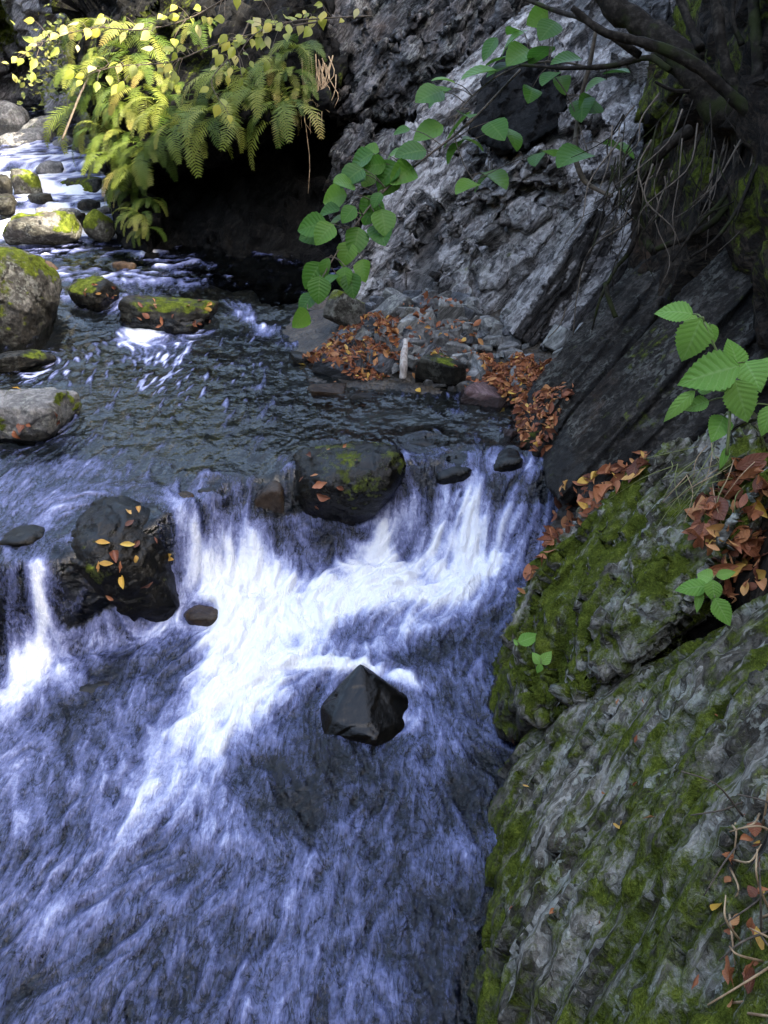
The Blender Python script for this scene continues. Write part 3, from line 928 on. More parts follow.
rel = ((S2 - .5) * .8 + (S1 - .5) * .2 + (big - .5) * 1.9 + (med - .5) * 1.5) * rough_amp
print('foam mean', foam.mean())

# ---- the surface itself
xs = axis([(-7.5, -3.2, .05), (-3.2, -2.0, .02), (-2.0, .8, .0085), (.8, 1.9, .05)])
ys = axis([(.1, .75, .03), (.75, 3.5, .0085), (3.5, 5.6, .016), (5.6, 9, .03), (9, 16, .08)])
X, Y = np.meshgrid(xs, ys)
Z = level(X, Y)
ii = (X - RX0) / RH; jj = (Y - RY0) / RH
inr = (X > RX0) & (X < RX1 - .02) & (Y > RY0) & (Y < RY1 - .02)
ff = bil(foam, ii, jj); rr = bil(rel, ii, jj); s1 = bil(S1, ii, jj); s2 = bil(S2, ii, jj)
P3 = np.stack([X.ravel(), Y.ravel(), 0 * X.ravel()], 1)
fz = seg_mask(X, Y, FARF)
n1 = fbm(P3 * np.array([4, 7, 1]), 66, 4, .6).reshape(X.shape)
n2 = fbm(P3 * np.array([12, 16, 1]), 67, 3, .6).reshape(X.shape)
ff = np.where(inr, ff, np.clip(fz * .95 + .6 * (np.exp(-((Y - 7.4) / .12) ** 2) + np.exp(-((Y - 8.22) / .12) ** 2) + np.exp(-((Y - 8.98) / .12) ** 2)) * (X < -2.2) + (n1 - .5) * 1.5 + (n2 - .5) * 1.4 - .08, 0, 1))
rr = np.where(inr, rr, (n1 - .5) * .07 + (n2 - .5) * .03)
s1 = np.where(inr, s1, n2); s2 = np.where(inr, s2, n1)
Z = Z + rr
for (ox, oy, r) in OBST:      # water piles up on the upstream side of a rock and dips behind it
    d = np.hypot(X - ox, Y - oy)
    k = np.exp(-((d - r) / .07) ** 2)
    Z += k * .016 * np.clip((Y - oy) / r, -1, 1)

g = Graph('stream_water')
p = g.pos()
fo = g.attr('foam'); a1 = g.attr('streak'); a2 = g.attr('swell'); calm = g.attr('calm')
mp = g.n('ShaderNodeMapping', {'Vector': p, 'Scale': (1, .32, .4)})
nf = g.noise(mp, 105, 4, .6, .6)
nm = g.noise(p, 30, 6, .66, 1.2)
nb = g.noise(p, 9, 4, .6, .5)
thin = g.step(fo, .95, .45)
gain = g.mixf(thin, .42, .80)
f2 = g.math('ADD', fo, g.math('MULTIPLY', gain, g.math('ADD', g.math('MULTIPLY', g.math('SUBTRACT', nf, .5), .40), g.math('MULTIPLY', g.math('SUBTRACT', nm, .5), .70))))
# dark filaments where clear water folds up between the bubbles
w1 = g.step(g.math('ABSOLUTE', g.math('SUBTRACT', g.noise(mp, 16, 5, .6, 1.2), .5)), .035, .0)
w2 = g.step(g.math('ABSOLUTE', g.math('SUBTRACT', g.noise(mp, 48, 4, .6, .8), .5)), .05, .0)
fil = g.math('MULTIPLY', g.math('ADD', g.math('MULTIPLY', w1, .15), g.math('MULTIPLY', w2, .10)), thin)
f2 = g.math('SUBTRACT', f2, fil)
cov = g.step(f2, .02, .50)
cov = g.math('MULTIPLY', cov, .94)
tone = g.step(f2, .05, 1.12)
h = g.math('ADD', g.math('ADD', g.math('MULTIPLY', nm, .7), g.math('MULTIPLY', nf, .25)), g.math('ADD', g.math('MULTIPLY', a1, .5), g.math('MULTIPLY', nb, .8)))
hc = g.math('ADD', g.math('MULTIPLY', nb, 1.0), g.math('MULTIPLY', g.noise(p, 22, 3, .5, .6), .45))
hl = g.math('ADD', hc, g.math('ADD', g.math('MULTIPLY', nm, .35), g.math('MULTIPLY', a1, .3)))
nrm = g.bump(g.mixf(calm, hl, hc), g.mixf(calm, .75, .42), .03)
fr = g.n('ShaderNodeFresnel', {'IOR': 1.33, 'Normal': nrm})
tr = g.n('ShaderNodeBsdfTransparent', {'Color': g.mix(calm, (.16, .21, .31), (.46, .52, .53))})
gl = g.n('ShaderNodeBsdfGlossy', {'Color': (1, 1, 1), 'Roughness': .06, 'Normal': nrm})
wat = g.n('ShaderNodeMixShader', {0: fr, 1: tr, 2: gl})
hf = g.math('ADD', g.math('MULTIPLY', nf, .6), g.math('MULTIPLY', fo, .8))
foam_sky_col = g.ramp(tone, [(.0, (.012, .016, .036)), (.25, (.048, .058, .125)), (.5, (.125, .14, .27)), (.75, (.36, .39, .56)), (.95, (.76, .77, .80))])  # thin foam carries a painted lavender sky reflection, thick foam is white
fm = g.n('ShaderNodeBsdfPrincipled', {'Base Color': foam_sky_col, 'Roughness': .3, 'Normal': g.bump(g.math('ADD', g.math('ADD', hf, g.math('MULTIPLY', hc, .7)), g.math('MULTIPLY', a1, .3)), .65, .03)})
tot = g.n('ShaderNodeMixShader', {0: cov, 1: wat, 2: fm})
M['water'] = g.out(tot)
calm = np.where(Y > lip(X) - .05, 1.0, 0.0) * np.clip(1 - ff, 0, 1)
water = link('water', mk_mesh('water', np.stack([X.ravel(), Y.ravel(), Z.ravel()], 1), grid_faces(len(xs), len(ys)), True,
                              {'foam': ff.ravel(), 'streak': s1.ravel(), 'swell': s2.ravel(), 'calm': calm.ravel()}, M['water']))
tag(water, 'fast clear stream breaking into white water over a low rock step', 'stream', kind='structure')
print('water verts', X.size)
# ------------------------------------------------------------------ ray casting onto what is built so far
def bvh_of(*keys):
    vs, fs, o = [], [], 0
    for k in keys:
        V, F = SURF[k]
        vs.append(V); fs.extend((F + o).tolist()); o += len(V)
    return BVHTree.FromPolygons(np.concatenate(vs).tolist(), fs)


BV = {}


def bvh(*keys):
    if keys not in BV:
        BV[keys] = bvh_of(*keys)
    return BV[keys]


def cast_px(px, py, *keys):
    d = Vector(at(px, py, 1.0) - CAM).normalized()
    h = bvh(*keys).ray_cast(Vector(CAM), d)
    return (h[0], h[1]) if h[0] is not None else (None, None)


def drop(x, y, *keys, z=6.0):
    h = bvh(*keys).ray_cast(Vector((x, y, z)), Vector((0, 0, -1)))
    return (h[0], h[1]) if h[0] is not None else (None, None)


# ------------------------------------------------------------------ stones of the gravel bank
def slate_mesh(seed, size, rot):
    """a split piece of slate: an uneven polygon with two cleavage faces, its edges chipped"""
    r = np.random.default_rng(seed)
    k = int(r.integers(5, 8))
    th = np.sort(r.uniform(0, 2 * math.pi, k) * .35 + np.linspace(0, 2 * math.pi, k, endpoint=False))
    bm = bmesh.new()
    for z in (-1, -.1, 1):
        for a in th:
            q = r.uniform(.78, 1.05) * (1.0 if z < .5 else r.uniform(.72, .98))
            bm.verts.new((math.cos(a) * q * size[0], math.sin(a) * q * size[1], (z + r.uniform(-.14, .14) + .3 * math.cos(a + seed)) * size[2]))
    g_ = bmesh.ops.convex_hull(bm, input=bm.verts[:])
    bmesh.ops.delete(bm, geom=list({e for e in g_['geom_unused'] + g_['geom_interior'] if isinstance(e, bmesh.types.BMVert)}), context='VERTS')
    bmesh.ops.dissolve_limit(bm, angle_limit=.16, verts=bm.verts[:], edges=bm.edges[:])
    bmesh.ops.bevel(bm, geom=bm.edges[:], offset=min(size) * .09, segments=1, affect='EDGES', profile=.6)
    bmesh.ops.triangulate(bm, faces=bm.faces[:])
    bmesh.ops.subdivide_edges(bm, edges=bm.edges[:], cuts=1, use_grid_fill=True)
    bmesh.ops.triangulate(bm, faces=bm.faces[:])
    bm.verts.index_update()
    V = np.array([v.co[:] for v in bm.verts]); F = np.array([[v.index for v in f.verts] for f in bm.faces])
    bm.free()
    V = V @ np.array(Matrix.Rotation(rot[2], 3, 'Z') @ Matrix.Rotation(rot[1], 3, 'Y') @ Matrix.Rotation(rot[0], 3, 'X')).T
    return V, F


def slab_stone(label, px, py, wpx, mat, seed, flat=.42, hgt=None, sharp=48, moss=0, rz=None, tilt=None, group='loose stones on the gravel bank', sub=4, lift=0.0):
    p, n = cast_px(px, py, 'bed')
    if p is None:
        return
    t = (p - Vector(CAM)).dot(Vector((0, CP, -SP)))
    r = np.random.default_rng(seed)
    w = wpx * t / FPX * .56
    size = (w * 1.12, w * r.uniform(.6, .95), w * flat)
    rot = (r.uniform(-.38, .38) if tilt is None else tilt[0], r.uniform(-.38, .38) if tilt is None else tilt[1], r.uniform(-.5, .5) if rz is None else rz)
    P, F = slate_mesh(seed, size, rot)
    V = P + np.array([p.x, p.y, p.z + size[2] * .35 + lift])
    N = vnormals(V, F)
    nn = fbm(V * 9, seed, 3)
    zl = level(V[:, 0], V[:, 1])
    a = {'moss': moss * sstep(.2, .7, N[:, 2]) * sstep(.3, .55, nn), 'wet': 1 - sstep(zl + .02, zl + .07, V[:, 2])}
    key = 'st%d' % seed
    o = put_mesh('stone', V, F, mat, a, key, None, False)
    tag(o, label, 'stone', group)
    STONES.append(key)


STONES = []
M['blue'] = rock_material('slate_blue_grey', ((.035, .037, .042), (.085, .09, .10), (.19, .195, .21)), (.7, .3), .2, .15, .8, .5)
M['pale'] = rock_material('slate_pale', ((.10, .10, .095), (.21, .21, .20), (.36, .36, .35)), (.8, .35), .3, .2, .8, .5)
M['red'] = rock_material('slate_purple', ((.05, .028, .028), (.10, .058, .055), (.17, .11, .11)), (.5, .25), .1, .2, .8, .5)
ST = [
    ('dark slate slab at the water edge below the driftwood stick', 341, 374, 52, 'blue', .38), ('grey slab standing on brown leaves at the bank front', 388, 349, 40, 'stone', .5),
    ('tilted dark slab leaning beside the driftwood stick', 424, 362, 36, 'blue', .4), ('slate slab left of the driftwood stick', 386, 368, 34, 'blue', .5),
    ('dark block with mossy side at the water edge', 444, 378, 54, 'wet', .6), ('pale greenish block at the foot of the cliff', 450, 325, 33, 'pale', .9),
    ('brownish broad slab on top of the stone pile', 414, 326, 46, 'pale', .35), ('long grey slab leaning on the stone pile', 396, 318, 46, 'stone', .4),
    ('blue-grey stone among leaves near the cave side', 351, 340, 24, 'blue', .6), ('small blue slate chip on leaves', 378, 336, 17, 'blue', .5),
    ('thin upright pale stone in the pile', 419, 339, 14, 'pale', .9), ('grey stone resting over the mossy dark block', 459, 358, 30, 'stone', .6),
    ('pale green angular block near the purple slab', 479, 378, 30, 'pale', .8), ('small grey stone beside the mossy dark block', 462, 390, 24, 'stone', .6),
    ('flat purple-red slab at the water edge', 492, 400, 56, 'red', .32), ('grey flat stone on orange leaves', 506, 350, 26, 'stone', .4),
    ('mossy flat stone at the corner of the cave', 352, 321, 52, 'mossrock', .5), ('grey-green stone under the jutting block', 560, 347, 42, 'pale', .5),
    ('rounded pale stone against the cliff foot', 584, 344, 24, 'pale', .8), ('blue slate lying in the orange leaves', 534, 384, 19, 'blue', .4),
    ('grey slate half buried in orange leaves', 519, 372, 20, 'blue', .4), ('dark stone at the right end of the purple slab', 512, 400, 18, 'blue', .6),
    ('dark stone between pile and cliff', 430, 306, 30, 'stone', .6), ('grey stone high on the pile near the cliff', 470, 318, 24, 'stone', .6),
    ('low dark stone awash off the bank', 300, 362, 26, 'wet', .4), ('wet brown stone just off the bank front', 330, 395, 44, 'brown', .25),
    ('sunken brown stone off the bank', 372, 402, 40, 'wet', .25), ('wet leaf-covered stone by the right chute', 510, 440, 30, 'red', .45),
]
for i, (lab, px, py, w_, m_, fl) in enumerate(ST):
    slab_stone(lab, px, py, w_, M[m_], 300 + i, fl, moss=.6 if 'moss' in lab else 0, sub=5 if w_ > 28 else 4, tilt=(.1, -.55) if 'leaning' in lab or 'tilted' in lab else None)
k = 0
while k < 280:
    r_ = rng.random()
    if r_ < .75:
        px, py = rng.normal(430, 36), rng.normal(338, 24)
    else:
        px, py = rng.uniform(340, 575), rng.uniform(335, 400)
    p, n = cast_px(px, py, 'bed')
    k += 1
    if p is None or poly_sd(np.array([p.x]), np.array([p.y]), BANKPOLY)[0] > .02:
        continue
    slab_stone('small grey slate chip in the stone pile on the gravel bank', px, py, rng.uniform(8, 24), M[rng.choice(['stone', 'blue', 'pale', 'stone'])], 400 + k, rng.uniform(.25, .7), sub=3, lift=rng.uniform(0, .05) if r_ < .75 else 0)

# driftwood stick
g = Graph('driftwood')
p = g.pos()
n = g.noise(g.n('ShaderNodeMapping', {'Vector': p, 'Scale': (60, 60, 8)}), 1, 5, .6)
M['drift'] = g.out(g.n('ShaderNodeBsdfPrincipled', {'Base Color': g.ramp(n, [(.3, (.16, .13, .11)), (.7, (.50, .46, .42))]), 'Roughness': .8, 'Normal': g.bump(n, .6, .005)}))
g = Graph('bark')
p = g.pos()
n = g.noise(p, 30, 6, .65); n2 = g.noise(p, 6, 3)
bc = g.ramp(n, [(.3, (.006, .005, .004)), (.5, (.016, .013, .010)), (.72, (.05, .042, .033))])
bc = g.mix(g.math('MULTIPLY', g.step(n2, .52, .62), .7), bc, (.022, .028, .008))
M['bark'] = g.out(g.n('ShaderNodeBsdfPrincipled', {'Base Color': bc, 'Roughness': .9, 'Specular IOR Level': .08, 'Normal': g.bump(n, .8, .01)}))
g = Graph('pale_root')
n = g.noise(g.pos(), 40, 5, .6)
M['root'] = g.out(g.n('ShaderNodeBsdfPrincipled', {'Base Color': g.ramp(n, [(.3, (.03, .022, .015)), (.7, (.13, .10, .07))]), 'Roughness': .85, 'Normal': g.bump(n, .5, .006)}))
g = Graph('twig')
n = g.noise(g.pos(), 60, 4, .6)
M['twig'] = g.out(g.n('ShaderNodeBsdfPrincipled', {'Base Color': g.ramp(n, [(.3, (.03, .022, .016)), (.7, (.11, .085, .06))]), 'Roughness': .85}))
g = Graph('straw')
n = g.noise(g.pos(), 30, 3, .6)
M['straw'] = g.out(g.n('ShaderNodeBsdfPrincipled', {'Base Color': g.ramp(n, [(.3, (.16, .09, .045)), (.7, (.42, .30, .17))]), 'Roughness': .8}))
g = Graph('green_stem')
M['stem'] = g.out(g.n('ShaderNodeBsdfPrincipled', {'Base Color': (.10, .13, .035), 'Roughness': .6}))


def spline(pts, n):
    """Catmull-Rom through pts"""
    P = np.array(pts, float)
    P = np.concatenate([[2 * P[0] - P[1]], P, [2 * P[-1] - P[-2]]])
    out = []
    m = len(P) - 3
    for i in range(n):
        s = i / (n - 1) * m
        k = min(int(s), m - 1)
        f = s - k
        a, b, c, d = P[k:k + 4]
        out.append(.5 * ((2 * b) + (c - a) * f + (2 * a - 5 * b + 4 * c - d) * f * f + (3 * b - a - 3 * c + d) * f ** 3))
    return np.array(out)


def tube(pts, radii, nseg=7, n=None, wob=0, seed=0):
    n = n or max(6, len(pts) * 5)
    C = spline(pts, n)
    R = np.interp(np.linspace(0, 1, n), np.linspace(0, 1, len(radii)), radii)
    if wob:
        R = R * (1 + wob * (fbm(C * 25, seed, 3) - .5) * 2)
        C = C + (np.stack([fbm(C * 12 + k * 9, seed + k, 2) for k in range(3)], 1) - .5) * wob * R[:, None] * 2
    T = np.gradient(C, axis=0)
    T /= np.maximum(np.linalg.norm(T, axis=1, keepdims=True), 1e-9)
    ref = np.array([.3, .2, .93])
    A = np.cross(T, ref); A /= np.maximum(np.linalg.norm(A, axis=1, keepdims=True), 1e-9)
    B = np.cross(T, A)
    th = np.linspace(0, 2 * math.pi, nseg, endpoint=False)
    V = (C[:, None, :] + R[:, None, None] * (np.cos(th)[None, :, None] * A[:, None, :] + np.sin(th)[None, :, None] * B[:, None, :])).reshape(-1, 3)
    i, j = np.meshgrid(np.arange(n - 1), np.arange(nseg), indexing='ij')
    a = (i * nseg + j).ravel(); b = (i * nseg + (j + 1) % nseg).ravel()
    F = np.stack([a, b, b + nseg, a + nseg], 1)
    cap0 = len(V); V = np.concatenate([V, C[:1], C[-1:]])
    j = np.arange(nseg)
    e = (n - 1) * nseg
    F3 = np.concatenate([np.stack([np.full(nseg, cap0), (j + 1) % nseg, j], 1), np.stack([np.full(nseg, cap0 + 1), e + j, e + (j + 1) % nseg], 1)])
    return V, F, F3


def tube_obj(name, pts, radii, mat, parent=None, nseg=7, n=None, wob=0, seed=0):
    V, F, F3 = tube(pts, radii, nseg, n, wob, seed)
    if parent is not None:
        c = np.array(parent.location)
        me = mk_mesh(name, V - c, [F, F3], True, None, mat)
        return link(name, me, parent)
    c = centre_mesh(V)
    return link(name, mk_mesh(name, V - c, [F, F3], True, None, mat), None, c)


p0, _ = cast_px(402, 385, 'bed')
p1 = at(405, 349, (p0 - Vector(CAM)).dot(Vector((0, CP, -SP))) + .02)
q0 = np.array(p0) + np.array([0, -.05, .05])
stick = tube_obj('driftwood', [q0, (q0 + p1) / 2 + np.array([.004, -.03, .04]), p1 + np.array([0, .0, .05])], [.019, .024, .013], M['drift'], None, 8, 16, .35, 3)
tag(stick, 'short pale driftwood stick leaning on the slate slabs', 'driftwood')


# ------------------------------------------------------------------ dead leaves
def leaf_geo(L=1.0, W=.55, rows=9, fold=.25, bend=.3, curl=.0, tipp=1.0, serr=0.0, twist=0.0, wpos=.42, lobes=0, seed=0):
    """leaf along +Y, face up +Z; returns verts, quads, u (along), v (across -1..1)"""
    s = np.linspace(0, 1, rows)
    a = wpos
    w = np.where(s < a, np.sin(s / a * math.pi / 2) ** .75, np.cos((s - a) / (1 - a) * math.pi / 2) ** (.9 * tipp))
    w = np.maximum(w, .02) * W * .5
    if serr:
        w = w * (1 + serr * np.where(np.arange(rows) % 2 == 0, 1, -1) * (s > .08) * (s < .97))
    if lobes:
        w = w * (1 - .45 * np.abs(np.sin(s * math.pi * lobes)) * (s > .1) * (s < .95))
    cr = np.array([-1, -.55, 0, .55, 1.0])
    V = []
    for i in range(rows):
        for c in cr:
            x = c * w[i]
            y = s[i] * L
            z = abs(x) * fold + curl * (x * x) / max(W, .01) * 4
            ang = twist * (s[i] - .3)
            x2 = x * math.cos(ang) - z * math.sin(ang); z2 = x * math.sin(ang) + z * math.cos(ang)
            b = bend * s[i]
            if abs(bend) > 1e-3:
                yy = math.sin(b) / bend * L - z2 * math.sin(b) * -1 * 0
                zz = -(1 - math.cos(b)) / bend * L + z2
            else:
                yy, zz = y, z2
            V.append((x2, yy, zz))
    i, j = np.meshgrid(np.arange(rows - 1), np.arange(4), indexing='ij')
    q = (i * 5 + j).ravel()
    F = np.stack([q, q + 1, q + 6, q + 5], 1)
    U = np.repeat(s, 5); Vv = np.tile(cr, rows)
    return np.array(V), F, U, Vv


def frame_from(n, heading):
    n = np.asarray(n, float); n /= np.linalg.norm(n)
    y = np.asarray(heading, float)
    y = y - n * y.dot(n)
    l = np.linalg.norm(y)
    y = y / l if l > 1e-6 else np.array([0, 1, 0])
    x = np.cross(y, n)
    return np.stack([x, y, n], 1)


def leaf_material(name, stops, transl=.45, rough=.5, vein=.25, spec=.3, vcol=None):
    g = Graph(name)
    tint = g.attr('tint') if name.startswith('litter') else g.n('ShaderNodeObjectInfo', out='Random')
    p = g.n('ShaderNodeTexCoord', out='Object')
    n = g.noise(p, 40, 4, .6)
    col = g.ramp(g.math('ADD', g.math('MULTIPLY', tint, .8), g.math('MULTIPLY', n, .25)), stops)
    u = g.attr('lu'); v = g.attr('lv')
    av = g.math('ABSOLUTE', v)
    wv = g.math('SINE', g.math('MULTIPLY', g.math('SUBTRACT', u, g.math('MULTIPLY', av, .22)), 50))
    mid = g.step(av, .12, .02)
    vn = g.math('MAXIMUM', g.math('MULTIPLY', g.step(wv, .75, 1.0), .6), mid)
    vc = vcol or (.35, .42, .14)
    col = g.mix(g.math('MULTIPLY', vn, vein), col, vc)
    nrm = g.bump(g.math('ADD', g.math('MULTIPLY', wv, -.5), n), .35, .003)
    bs = g.n('ShaderNodeBsdfPrincipled', {'Base Color': col, 'Roughness': rough, 'Specular IOR Level': spec, 'Normal': nrm})
    tl = g.n('ShaderNodeBsdfTranslucent', {'Color': col, 'Normal': nrm})
    return g.out(g.n('ShaderNodeMixShader', {0: transl, 1: bs, 2: tl}))


DEAD = [(.05, (.06, .020, .012)), (.28, (.20, .062, .030)), (.55, (.36, .13, .055)), (.8, (.47, .22, .085)), (1.0, (.66, .42, .07))]
M['litter'] = leaf_material('litter_leaf', DEAD, .2, .6, .15, .3, (.4, .25, .12))
M['deadleaf'] = leaf_material('dead_leaf', DEAD, .2, .45, .2, .4, (.4, .25, .12))
M['yellowleaf'] = leaf_material('yellow_leaf', [(0, (.45, .22, .03)), (.5, (.62, .36, .05)), (1, (.70, .50, .12))], .25, .4, .2, .4, (.6, .45, .2))
LG = [leaf_geo(1, r.uniform(.3, .66), 8, r.uniform(-.3, .6), r.uniform(-.8, 1.0), r.uniform(-.3, .6), 1, 0, r.uniform(-.8, .8), .42, 2 if k % 3 == 0 else 0) for k, r in ((k, np.random.default_rng(900 + k)) for k in range(14))]


def litter(label, xy_fn, count, size, keys, seed, zmax=6.0, slope=.15, tint=(0, 1), pts=None):
    r = np.random.default_rng(seed)
    VV, FF, UU, WW, TT, o = [], [], [], [], [], 0
    tries = 0
    done = 0
    while done < count and tries < count * 5:
        tries += 1
        if pts is not None:
            try:
                p, n = next(pts)
            except StopIteration:
                break
            if n.z < -.2:
                continue
        else:
            x, y = xy_fn(r)
            p, n = drop(x, y, *keys, z=zmax)
            if p is None or n.z < slope:
                continue
        if p.z < level(np.array([p.x]), np.array([p.y]))[0] + .012:
            continue
        V, F, U, W = LG[r.integers(len(LG))]
        s = size * float(np.clip(r.lognormal(-.15, .38), .35, 1.7))
        nn = np.array(n) * .8 + r.normal(size=3) * .38
        R = frame_from(nn, r.normal(size=3))
        c = np.array(p) + np.array(n) * (.004 + r.uniform(0, .016))
        VV.append((V - [0, .5, 0]) * s @ R.T + c); FF.append(F + o); o += len(V)
        UU.append(U); WW.append(W); TT.append(np.full(len(V), np.clip(r.normal(.38, .33), *tint)))
        done += 1
    V = np.concatenate(VV)
    c = centre_mesh(V)
    me = mk_mesh('leaf_litter', V - c, np.concatenate(FF), True, {'lu': np.concatenate(UU), 'lv': np.concatenate(WW), 'tint': np.concatenate(TT)}, M['litter'])
    ob = link('leaf_litter', me, None, c)
    tag(ob, label, 'leaf litter', None, 'stuff')
    return ob


def litter_px(label, poly, count, size, keys, seed, tint=(0, 1), lift=.016):
    r = np.random.default_rng(seed)
    A = np.array(poly, float)
    pts = []
    while len(pts) < count:
        x, y = r.uniform(A.min(0), A.max(0))
        if poly_sd(np.array([x]), np.array([y]), A)[0] > 0:
            continue
        p, n = cast_px(x, y, *keys)
        count -= p is None
        if p is not None:
            pts.append((p, n))
    it = iter(pts)
    return litter(label, None, len(pts), size, keys, seed, tint=tint, pts=it)


def quad_sampler(*corners):
    """points inside a polygon of world xy corners"""
    A = np.array([c[:2] for c in corners])
    lo, hi = A.min(0), A.max(0)

    def f(r):
        for _ in range(60):
            x, y = r.uniform(lo, hi)
            if poly_sd(np.array([x]), np.array([y]), A)[0] < 0:
                return x, y
        return A.mean(0)
    return f


KB = ('bed', *STONES)
litter('orange and brown dead leaves covering the bank between the cliff and the tilted slab', quad_sampler(atz(478, 352, .6), atz(580, 345, .7), atz(575, 372, .7), atz(530, 420, .6), atz(512, 405, .5), atz(484, 385, .5)), 2300, .036, KB, 501)
litter('brown dead leaves gathered along the front of the gravel bank', quad_sampler(atz(292, 362, .5), atz(340, 335, .55), atz(392, 332, .58), atz(402, 372, .5), atz(340, 385, .49)), 1200, .034, KB, 502)
litter('scattered dead leaves on the stone pile', quad_sampler(atz(400, 310, .7), atz(480, 330, .65), atz(500, 395, .5), atz(410, 378, .5)), 210, .034, KB, 503)
litter('damp red-brown leaves heaped at the foot of the tilted slab', quad_sampler(atz(512, 395, .5), atz(575, 380, .7), atz(540, 452, .5), atz(512, 455, .46)), 260, .040, KB + ('slabA',), 504, 6, .05)
# leaf heaps on the rocks at the right
RK = ('bed', 'crop', 'side', 'bank', 'slabA', 'slabB')
litter_px('dead leaves lodged in the gully between the dark slab and the mossy outcrop', [(498, 612), (512, 545), (535, 505), (575, 482), (640, 452), (652, 462), (600, 500), (560, 545), (525, 590), (506, 620)], 190, .055, RK, 505)
litter_px('curled brown leaves and dirt on the ledge above the mossy outcrop', [(690, 515), (720, 480), (768, 455), (768, 590), (735, 600), (700, 560)], 170, .058, RK, 506)
litter_px('a few fallen leaves on the lichen-grey bank', [(520, 760), (640, 680), (760, 640), (760, 1000), (500, 1000)], 16, .022, RK, 507)
litter_px('dead leaves caught in the dry stalks low on the bank', [(725, 830), (768, 800), (768, 1020), (735, 1020)], 20, .032, RK, 508)

# single fallen leaves one can point at
LEAFMESH = {}


def leaf_mesh(kind, k):
    if (kind, k) not in LEAFMESH:
        r = np.random.default_rng(hash_str(kind) + k)
        if kind in ('dead', 'yellow'):
            V, F, U, W = LG[k % len(LG)]
            V = V - [0, .5, 0]
            mat = M['deadleaf'] if kind == 'dead' else M['yellowleaf']
        else:
            prm = KINDS_[kind]
            V, F, U, W = leaf_geo(1, prm['W'] * r.uniform(.9, 1.1), prm['rows'], prm['fold'] * r.uniform(.3, 1.3), prm['bend'] * r.uniform(.2, 1.6), prm.get('curl', 0) * r.uniform(-1, 1), prm.get('tip', 1), prm.get('serr', 0), r.uniform(-.3, .3), prm.get('wpos', .4))
            mat = M[prm['mat']]
        LEAFMESH[(kind, k)] = mk_mesh('leaf', V, F, True, {'lu': U, 'lv': W}, mat)
    return LEAFMESH[(kind, k)]


def hash_str(s):
    return sum(ord(c) * (i + 3) for i, c in enumerate(s))


M['lime'] = leaf_material('lime_leaf', [(0, (.028, .095, .012)), (.5, (.055, .155, .018)), (1, (.12, .24, .032))], .45, .42, .25, .25, (.16, .26, .07))
M['nettle'] = leaf_material('seedling_leaf', [(0, (.11, .26, .035)), (1, (.20, .36, .07))], .35, .5, .22, .25, (.34, .46, .2))
M['autumn'] = leaf_material('autumn_leaf', [(0, (.11, .15, .02)), (.45, (.24, .27, .03)), (.75, (.42, .36, .05)), (1, (.36, .35, .24))], .5, .45, .15, .5, (.4, .4, .2))
KINDS_ = {
    'lime': dict(W=.82, rows=15, fold=.18, bend=.5, serr=.025, mat='lime', wpos=.36, tip=.8, curl=.15),
    'nettle': dict(W=.66, rows=25, fold=.22, bend=.6, serr=.06, mat='nettle', wpos=.33, tip=1.1, curl=.1),
    'autumn': dict(W=.62, rows=8, fold=.2, bend=.5, mat='autumn', wpos=.38, tip=1.5, curl=.2),
}


def place_leaf(kind, k, base, heading, normal, length, parent=None):
    R = frame_from(normal, heading)
    o = link('leaf', leaf_mesh(kind, k))
    Mx = Matrix([list(R[i] * length) + [base[i]] for i in range(3)] + [[0, 0, 0, 1]])
    if parent is not None:
        o.parent = parent
        Mx = Matrix.Translation(-Vector(parent.location)) @ Mx
    o.matrix_basis = Mx
    return o


def fallen(keys, spots, label, group, seed, sizepx=None):
    r = np.random.default_rng(seed)
    for (px, py, spx, kind) in spots:
        p, n = cast_px(px, py, *keys)
        if p is None:
            continue
        t = (p - Vector(CAM)).dot(Vector((0, CP, -SP)))
        L = spx * t / FPX
        nn = np.array(n) + r.normal(size=3) * .22
        o = place_leaf(kind, int(r.integers(14)), np.array(p) + np.array(n) * .010, r.normal(size=3), nn, L)
        o.name = 'fallen_leaf'
        tag(o, label[kind], 'leaf', group[kind])


WB = [(103, 543, 14, 'yellow'), (126, 546, 15, 'yellow'), (135, 546, 13, 'dead'), (116, 558, 16, 'dead'), (106, 563, 14, 'dead'), (124, 581, 17, 'yellow'), (146, 585, 14, 'dead'), (168, 557, 13, 'yellow'),
      (128, 513, 10, 'dead'), (138, 511, 9, 'dead'), (110, 597, 9, 'dead'), (129, 524, 12, 'dead'), (119, 567, 12, 'dead'), (99, 566, 12, 'dead'), (136, 560, 9, 'dead'), (155, 541, 8, 'dead')]
fallen(('wetb',), WB, {'yellow': 'yellow leaf stuck on the wet dark boulder', 'dead': 'brown dead leaf stuck on the wet dark boulder'}, {'yellow': 'yellow leaves on the wet boulder', 'dead': 'brown leaves on the wet boulder'}, 1)
fallen(('mossb',), [(320, 486, 16, 'dead'), (324, 495, 14, 'dead'), (316, 478, 9, 'dead'), (330, 452, 8, 'dead'), (345, 448, 7, 'dead'), (310, 458, 10, 'dead'), (340, 488, 8, 'dead'), (357, 462, 7, 'dead'), (303, 480, 8, 'dead'), (318, 505, 8, 'dead')],
       {'dead': 'red-brown leaf on the dark mossy boulder in the chute'}, {'dead': 'leaves on the mossy boulder'}, 2)
